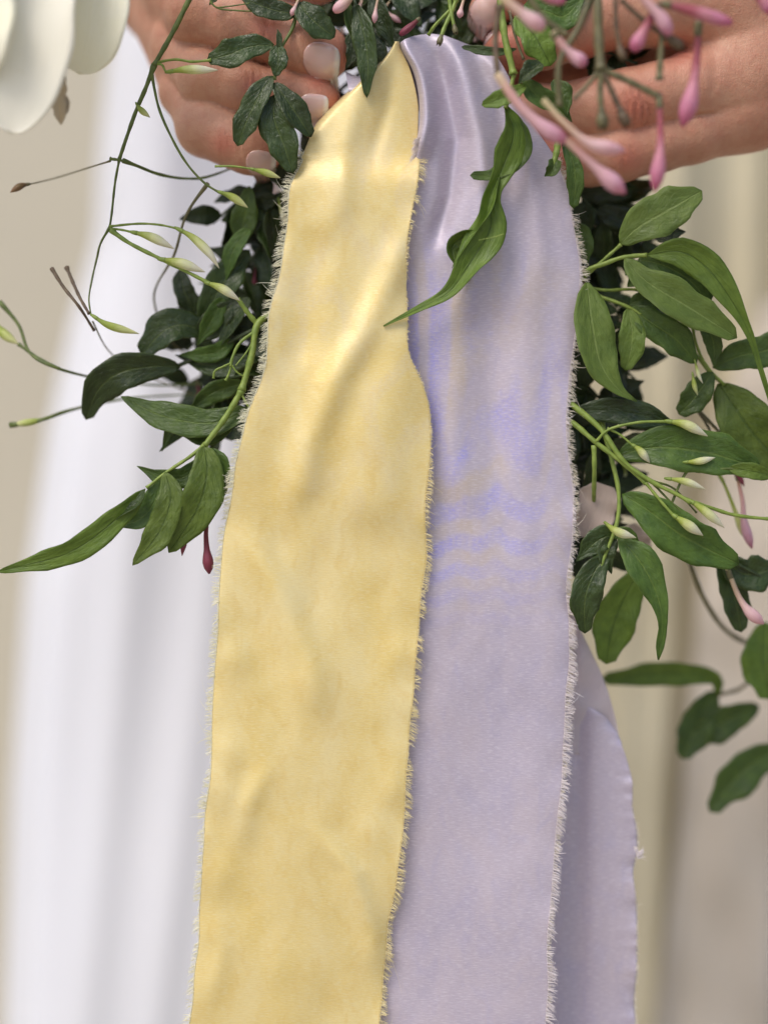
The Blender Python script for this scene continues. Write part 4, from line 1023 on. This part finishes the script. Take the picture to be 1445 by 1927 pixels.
leaf(e, [(1082, 420, 60), (1098, 452, 56), (1104, 500, 60)], 18, 'mid', seed=70)
leaf(e, [(1232, 450, 60), (1258, 440, 56), (1290, 436, 60)], 16, 'deep', seed=71)
leaf(e, [(1318, 596, 56), (1340, 640, 50), (1344, 694, 58)], 18, 'mid', seed=72)
stem(e, [(1300, 600, 56), (1310, 650, 60), (1330, 690, 70), (1362, 724, 76)], 3, 2.6, 'green')
bud(e, [(1306, 676, 40), (1314, 706, 38), (1322, 722, 40)], 4.5, 'white')
bud(e, [(1302, 700, 42), (1306, 726, 40), (1312, 744, 42)], 5.5, 'green')
# -- right edge leaves (further back)
e = sprig('soft focus green leaves at the right edge beside the pale cloth', (1400, 720, 110))
stem(e, [(1290, 640, 80), (1340, 706, 84), (1390, 740, 110), (1460, 790, 140)], 3.4, 3.4, 'green')
leaf(e, [(1340, 692, 70), (1390, 670, 62), (1440, 660, 66), (1500, 640, 84)], 33, 'mid', fold=.2, seed=81, tipp=.7)
leaf(e, [(1350, 722, 84), (1384, 770, 74), (1420, 820, 76), (1480, 884, 90)], 52, 'fresh', fold=.18, seed=82, tipp=.7, tilt=8)
leaf(e, [(1340, 700, 66), (1322, 726, 60), (1300, 756, 62), (1276, 780, 70)], 28, 'mid', fold=.2, seed=83, tipp=.7)
stem(e, [(1312, 770, 90), (1350, 810, 100), (1400, 862, 110), (1430, 900, 120)], 3.4, 2.6, 'olive')
stem(e, [(1310, 770, 100), (1330, 800, 110), (1350, 842, 110)], 3.0, 2.4, 'olive')
bud(e, [(1388, 810, 130), (1404, 840, 130), (1440, 880, 130)], 12, 'blush', 'tubeb')
bud(e, [(1382, 880, 120), (1396, 940, 120), (1400, 985, 116), (1414, 1032, 120)], 10, 'pink', 'tube')
bud(e, [(1350, 890, 130), (1366, 920, 130), (1402, 1014, 130)], 8, 'green', 'tube')
bud(e, [(1380, 880, 110), (1392, 900, 110), (1400, 916, 110)], 6, 'wine')
# -- right side bud spray
e = sprig('spray of slim white jasmine buds over dark leaves right of the lavender ribbon', (1082, 800, 20))
stem(e, [(1050, 740, 40), (1082, 766, 26), (1130, 808, 10), (1173, 868, 0), (1225, 906, -4), (1272, 930, -6), (1300, 946, -8)], 6, 3.6, 'green')
stem(e, [(1050, 780, 40), (1083, 800, 24), (1120, 832, 12), (1172, 872, 4), (1215, 910, 2)], 5.5, 3.6, 'green')
bud(e, [(1294, 940, -8), (1326, 962, -14), (1362, 993, -8)], 10.5, 'white')
stem(e, [(1290, 940, -4), (1335, 955, 0), (1385, 970, 6), (1460, 978, 14)], 3.6, 3.2, 'green')
stem(e, [(1120, 832, 10), (1146, 808, 0), (1200, 795, -6), (1256, 793, -8)], 2.6, 2.6, 'green')
bud(e, [(1250, 792, -8), (1290, 799, -14), (1331, 821, -8)], 11, 'white')
stem(e, [(1142, 806, 6), (1166, 818, 2), (1192, 840, -2)], 2.4, 2, 'green')
bud(e, [(1188, 836, -2), (1204, 848, -6), (1222, 871, -2)], 9, 'white')
stem(e, [(1256, 964, 4), (1290, 890, 0), (1318, 888, 0), (1368, 882, 2), (1400, 884, 2)], 2.4, 3, 'vine')
bud(e, [(1284, 870, -2), (1314, 868, -6), (1345, 861, -2)], 8, 'white')
bud(e, [(1250, 900, -4), (1288, 906, -8), (1327, 921, -4)], 8.5, 'white')
leaf(e, [(1370, 882, 2), (1410, 886, -4), (1470, 900, 4)], 15, 'fresh', fold=.3, seed=91)
stem(e, [(1214, 908, 0), (1240, 940, -4), (1268, 972, -8)], 3, 2.8, 'green')
bud(e, [(1264, 968, -8), (1288, 984, -14), (1322, 1008, -8)], 11.5, 'white')
bud(e, [(1136, 982, 0), (1160, 1000, -8), (1196, 1012, -4)], 10, 'white', calyx=False)
stem(e, [(1230, 912, 4), (1262, 945, 0), (1300, 980, 0), (1322, 1012, 6)], 2.2, 1.6, 'vine')
stem(e, [(1228, 905, 6), (1268, 920, 6), (1310, 965, 8)], 2.2, 1.6, 'vine')
bud(e, [(1306, 880, 20), (1330, 876, 18), (1342, 872, 20)], 6, 'wine')
leaf(e, [(1160, 858, 24), (1230, 842, 8), (1330, 852, 6), (1432, 882, 20)], 42, 'mid', fold=.22, seed=92, tipp=.8, tilt=-6)
leaf(e, [(1170, 930, 24), (1216, 958, 10), (1290, 1012, 8), (1390, 1062, 22)], 46, 'mid', fold=.2, seed=93, tipp=.8, tilt=8)
leaf(e, [(1080, 775, 50), (1150, 772, 40), (1220, 785, 40), (1290, 812, 50)], 27, 'deep', fold=.2, seed=94)
# -- right lower sprig
e = sprig('drooping jasmine sprig with curved pointed leaves low beside the lavender ribbon', (1145, 845, 30))
stem(e, [(1130, 790, 60), (1145, 845, 40), (1163, 922, 26), (1160, 985, 20), (1136, 1050, 18), (1116, 1108, 20)], 4.6, 3.4, 'green')
stem(e, [(1117, 838, 16), (1118, 880, 20), (1117, 930, 60), (1116, 990, 150)], 4.4, 4.2, 'green')
leaf(e, [(1163, 1012, 14), (1200, 1052, 0), (1232, 1110, -4), (1246, 1170, -2), (1238, 1242, 10)], 32, 'mid', fold=.22, seed=95, tipp=1.0, prof=[.08, .55, .85, 1, 1, .9, .72, .52, .36, .26, .3, .26, .05], twist=20)
leaf(e, [(1160, 1006, 26), (1126, 1016, 20), (1084, 1056, 26)], 24, 'dark', fold=.25, seed=96)
leaf(e, [(1156, 1010, 22), (1140, 1040, 18), (1150, 1080, 22)], 18, 'dark', seed=97)
leaf(e, [(1144, 1040, 22), (1116, 1080, 12), (1100, 1130, 12), (1100, 1192, 24)], 30, 'dark', fold=.22, seed=98, tipp=.8)
leaf(e, [(1150, 1008, 20), (1178, 1004, 18), (1204, 1024, 22)], 13, 'mid', seed=99)
stem(e, [(1130, 1000, 60), (1180, 1020, 90), (1205, 1070, 120)], 3.5, 3, 'olive')
leaf(e, [(1205, 1070, 120), (1172, 1130, 120), (1150, 1190, 124), (1140, 1250, 130)], 40, 'fresh', fold=.2, seed=100, tipp=.7)
# -- lower right far leaves
e = sprig('heavily blurred green leaves on a thin stem at the lower right', (1430, 1220, 330))
stem(e, [(1290, 1040, 160), (1326, 1130, 240), (1370, 1190, 300), (1440, 1226, 340)], 5, 4.5, 'olive')
leaf(e, [(1350, 1310, 330), (1340, 1275, 320), (1250, 1268, 310), (1130, 1278, 300)], 24, 'fresh', fold=.2, seed=101, tipp=.6)
stem(e, [(1440, 1226, 340), (1400, 1290, 340), (1350, 1308, 332)], 4, 3.5, 'olive')
leaf(e, [(1345, 1300, 340), (1318, 1350, 330), (1282, 1428, 320)], 34, 'mid', fold=.2, seed=102, tipp=.7)
leaf(e, [(1428, 1328, 340), (1370, 1355, 330), (1300, 1395, 330)], 33, 'mid', fold=.2, seed=103, tipp=.6)
leaf(e, [(1480, 1400, 340), (1400, 1450, 330), (1334, 1528, 320)], 36, 'mid', fold=.2, seed=104, tipp=.7)
leaf(e, [(1440, 1170, 240), (1434, 1240, 230), (1450, 1316, 230)], 44, 'fresh', fold=.2, seed=105, tipp=.6)
stem(e, [(1440, 1226, 340), (1460, 1330, 350), (1480, 1420, 350)], 5, 4, 'olive')
e = sprig('dark leaf pair with one long cream pink bud near the right edge', (1400, 1060, 90))
stem(e, [(1330, 1010, 60), (1372, 1052, 70), (1440, 1090, 90)], 3.6, 3.2, 'dark')
leaf(e, [(1360, 1050, 90), (1400, 1080, 84), (1460, 1070, 90)], 34, 'dark', fold=.2, seed=106, tipp=.6)
leaf(e, [(1350, 1040, 100), (1376, 1100, 94), (1394, 1190, 100)], 28, 'dark', fold=.2, seed=107, tipp=.8)
bud(e, [(1368, 1070, 70), (1388, 1120, 64), (1408, 1150, 62), (1436, 1174, 66)], 12, 'blush', 'tube')
# -- loose pinkish petal behind
def petal(parent, mid, hw, mat, name='petal', **kw):
    V, F, uv = leaf_geo(mid, hw, n=70, m=19, **kw)
    return solid(mesh(name, V, F, mat, parent, uv), .0005)
def petal_mat(nm, c1, c2, c3, trans=.08):
    m = M(nm); ob = m.obj(); u_, v_, _ = m.sep(m.uv())
    n = m.noise(ob, 60, 4); col = m.mix(m.maprange(n, .35, .7), c1, c2)
    st = m.noise(m.scalevec(m.uv(), 1.2, 22), 1, 3, .6)
    col = m.mix(m.maprange(st, .45, .7, 0, .18), col, c3)
    sp = m.noise(ob, 300, 2); col = m.mix(m.maprange(sp, .68, .76, 0, .3), col, c3)
    m.l.new(col, m.b.inputs['Base Color']); m.b.inputs['Roughness'].default_value = .55
    m.l.new(m.bump(st, .35, .0006, m.bump(m.noise(ob, 1200, 2), .2, .0002)), m.b.inputs['Normal'])
    m.b.inputs['Sheen Weight'].default_value = .15
    m.translucent(trans, col); return m.m
PW = petal_mat('petal_cream', lin((253, 249, 234)), lin((252, 247, 230)), lin((242, 236, 212)))
PG = petal_mat('petal_cream_inner', lin((250, 246, 218)), lin((252, 249, 232)), lin((238, 232, 192)))
PB = petal_mat('petal_browned', lin((206, 190, 160)), lin((190, 170, 142)), lin((160, 136, 108)))
PK = petal_mat('petal_pink_grey', lin((196, 176, 164)), lin((182, 162, 148)), lin((170, 140, 134)))
e = empty('fallen_petal', P(1120, 965, 120)); tag(e, 'pinkish grey petal caught behind the lavender ribbon edge among dark leaves', 'petal')
petal(e, [(1100, 1012, 80), (1118, 970, 74), (1136, 912, 80)], 42, PK, prof=[.2, .7, .95, 1, .98, .85, .5], fold=.1, seed=3)
petal(e, [(1190, 985, 150), (1196, 1020, 150), (1210, 1050, 156)], 26, PK, prof=[.2, .7, .95, 1, .98, .85, .4], fold=.1, seed=4)
# -- big white flower top left
e = empty('white_flower', P(40, -60, -170)); tag(e, 'large creamy white flower with broad soft petals in the top left corner', 'flower')
RP = [min(1, .55 + 1.6 * q) * (1 if q < .62 else math.sqrt(max(0, 1 - ((q - .62) / .38) ** 2))) + .01 for q in [i / 60 for i in range(61)]]
petal(e, [(74, -260, -150), (66, -120, -194), (54, 20, -202), (40, 140, -192), (20, 252, -166)], 92, PW, prof=RP, fold=.03, curl=-.14, wave=.06, waven=1.6, seed=61, rag=.02)
petal(e, [(150, -240, -110), (168, -120, -130), (170, -20, -134), (164, 60, -126), (150, 140, -104)], 80, PG, prof=RP, fold=.03, curl=-.12, wave=.07, waven=1.7, seed=62, rag=.02)
petal(e, [(100, -240, -100), (90, -60, -110), (80, 60, -106), (100, 120, -98)], 80, PG, prof=RP, fold=.03, curl=-.1, seed=63, rag=.02)
petal(e, [(-80, -220, -200), (-70, -60, -230), (-64, 60, -226), (-60, 160, -190)], 90, PG, prof=RP, fold=.03, curl=-.2, seed=64, rag=.02)
petal(e, [(98, 120, -130), (106, 170, -136), (112, 205, -134), (116, 234, -124)], 21, PB, prof=[.9, 1, 1, .95, .8, .5, .1], fold=.2, seed=65, rag=.08, wave=.2)
petal(e, [(120, 180, -128), (124, 200, -130), (126, 214, -128)], 9, PB, prof=[.6, 1, 1, .7, .1], fold=.2, seed=66)
stem(e, [(40, -240, -150), (60, -330, -90), (140, -420, 10)], 16, 18, 'green')

# ------------------------------------------------------------------ dark inner foliage of the bouquet: more sprigs behind the ribbons
fill = random.Random(21)
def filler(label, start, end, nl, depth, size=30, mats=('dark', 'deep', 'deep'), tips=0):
    e = sprig(label, (start[0], start[1], depth))
    mx, my = (start[0] + end[0]) / 2 + fill.uniform(-20, 20), (start[1] + end[1]) / 2 + fill.uniform(-30, 10)
    path = [(start[0], start[1], depth + 30), (mx, my, depth), (end[0], end[1], depth + fill.uniform(-20, 30))]
    stem(e, path, 4.5, 2.4, 'dark')
    c = cat(np.array(path, float), 40)
    for i in range(nl):
        t = .25 + .75 * (i + .5) / nl; k = int(t * 39)
        p = c[k]; dr = c[min(k + 1, 39)] - c[k - 1]; ang = math.atan2(dr[1], dr[0]) + (1 if i % 2 else -1) * fill.uniform(.5, 1.3)
        L_ = size * fill.uniform(2.5, 3.9); q = (math.cos(ang) * L_, math.sin(ang) * L_)
        dz = fill.uniform(-26, 40)
        leaf(e, [tuple(p), (p[0] + q[0] * .5, p[1] + q[1] * .5 + 4, p[2] + dz * .6 - 8), (p[0] + q[0], p[1] + q[1] + fill.uniform(4, 26), p[2] + dz)],
             size * fill.uniform(.55, .95), fill.choice(mats), n=14, m=7, fold=fill.uniform(.15, .35), tilt=fill.uniform(-45, 45), wave=.15, tipp=fill.uniform(1.0, 1.6), seed=fill.random())
    for i in range(tips):
        p = c[fill.randrange(14, 39)]
        bud(e, [tuple(p + np.array([0, 0, -6])), (p[0] + fill.uniform(-14, 14), p[1] + 22, p[2] - 12), (p[0] + fill.uniform(-20, 20), p[1] + 46, p[2] - 8)], 6, fill.choice(('wine', 'blush', 'white')), 'tube')
    return e
L_specs = [
    ('inner leaf sprig just under the lowest left finger', (640, 250), (400, 420), 6, 150),
    ('inner leaf sprig at the yellow ribbon edge below the left hand', (640, 330), (480, 440), 7, 120),
    ('inner leaf sprig behind the two lowest hanging white buds', (660, 430), (430, 520), 7, 170),
    ('inner leaf sprig dark against the dress left of the narrow part of the yellow ribbon', (660, 520), (360, 600), 7, 180),
    ('inner leaf sprig behind the branching green tendrils', (660, 560), (430, 690), 7, 120),
    ('inner leaf sprig low left above the narrow pointed leaves', (660, 620), (400, 760), 7, 140),
    ('inner leaf sprig touching the left fringe of the yellow ribbon', (660, 640), (470, 830), 6, 100),
    ('inner leaf sprig deepest in shade left of the ribbons', (680, 360), (470, 620), 8, 220),
    ('inner leaf sprig hanging lowest behind the left fringe', (660, 700), (450, 860), 5, 130),
    ('inner leaf sprig behind the tip of the middle finger', (700, 120), (480, 250), 6, 190),
]
L_specs += [
    ('inner leaf sprig filling the shade beside the wide dark curled leaf', (640, 480), (350, 660), 8, 210),
    ('inner leaf sprig filling the shade under the arching dark leaves', (640, 600), (340, 730), 8, 220),
    ('inner leaf sprig filling the shade above the long horizontal leaf', (640, 640), (390, 800), 8, 190),
    ('inner leaf sprig darkest under the little finger', (640, 300), (450, 520), 9, 160),
    ('inner leaf sprig behind the forked tendrils at the fringe', (620, 520), (470, 740), 8, 90),
]
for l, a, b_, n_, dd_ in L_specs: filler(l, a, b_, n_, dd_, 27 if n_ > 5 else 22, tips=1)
R_specs = [
    ('inner leaf sprig right under the right hand knuckles', (960, 300), (1190, 390), 7, 170),
    ('inner leaf sprig behind the largest pale leaf', (960, 380), (1230, 460), 6, 190),
    ('inner leaf sprig behind the small upright right leaf', (960, 480), (1190, 620), 8, 150),
    ('inner leaf sprig in deep shade right of the lavender fringe', (980, 560), (1200, 720), 8, 170),
    ('inner leaf sprig behind the crossing green stems on the right', (980, 660), (1170, 800), 7, 140),
    ('inner leaf sprig behind the spray of white buds', (980, 720), (1180, 880), 6, 150),
    ('inner leaf sprig beside the caught petal', (980, 820), (1130, 960), 6, 160),
    ('inner leaf sprig lowest right against the lavender fringe', (1000, 880), (1120, 1050), 5, 130),
    ('inner leaf sprig darkest at the right ribbon edge under the hand', (960, 360), (1120, 520), 8, 230),
    ('inner leaf sprig behind the drooping narrow right leaf', (980, 430), (1290, 560), 6, 200),
]
R_specs += [
    ('inner leaf sprig filling the shade behind the right hanging pale leaf', (960, 500), (1180, 700), 9, 120),
    ('inner leaf sprig filling the shade below the caught stem crossing', (960, 640), (1150, 860), 9, 100),
    ('inner leaf sprig filling the shade next to the right knuckle edge', (960, 260), (1160, 440), 9, 130),
    ('inner leaf sprig between the caught petal and the drooping leaf', (980, 740), (1170, 980), 7, 190),
    ('inner leaf sprig seen in the hollow between right thumb and finger', (1000, 60), (1200, 120), 5, 125),
]
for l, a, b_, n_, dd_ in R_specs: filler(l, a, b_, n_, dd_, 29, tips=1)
T_specs = [
    ('inner leaf sprig at the top edge between the fingertip and the lavender fold', (760, -120), (720, 90), 8, 90),
    ('inner leaf sprig above the lavender fold', (800, -140), (820, 80), 8, 110),
    ('inner leaf sprig next to the right hand fingernail', (860, -140), (900, 90), 8, 130),
    ('inner leaf sprig in the dark gap above the yellow ribbon point', (700, -120), (680, 110), 8, 130),
    ('inner leaf sprig shadowed behind the left fingertips', (640, -120), (640, 100), 6, 190),
    ('inner leaf sprig shadowed behind both hands', (820, -60), (760, 160), 8, 190),
    ('inner leaf sprig behind the top twisted sprig', (960, -140), (1000, 60), 6, 150),
]
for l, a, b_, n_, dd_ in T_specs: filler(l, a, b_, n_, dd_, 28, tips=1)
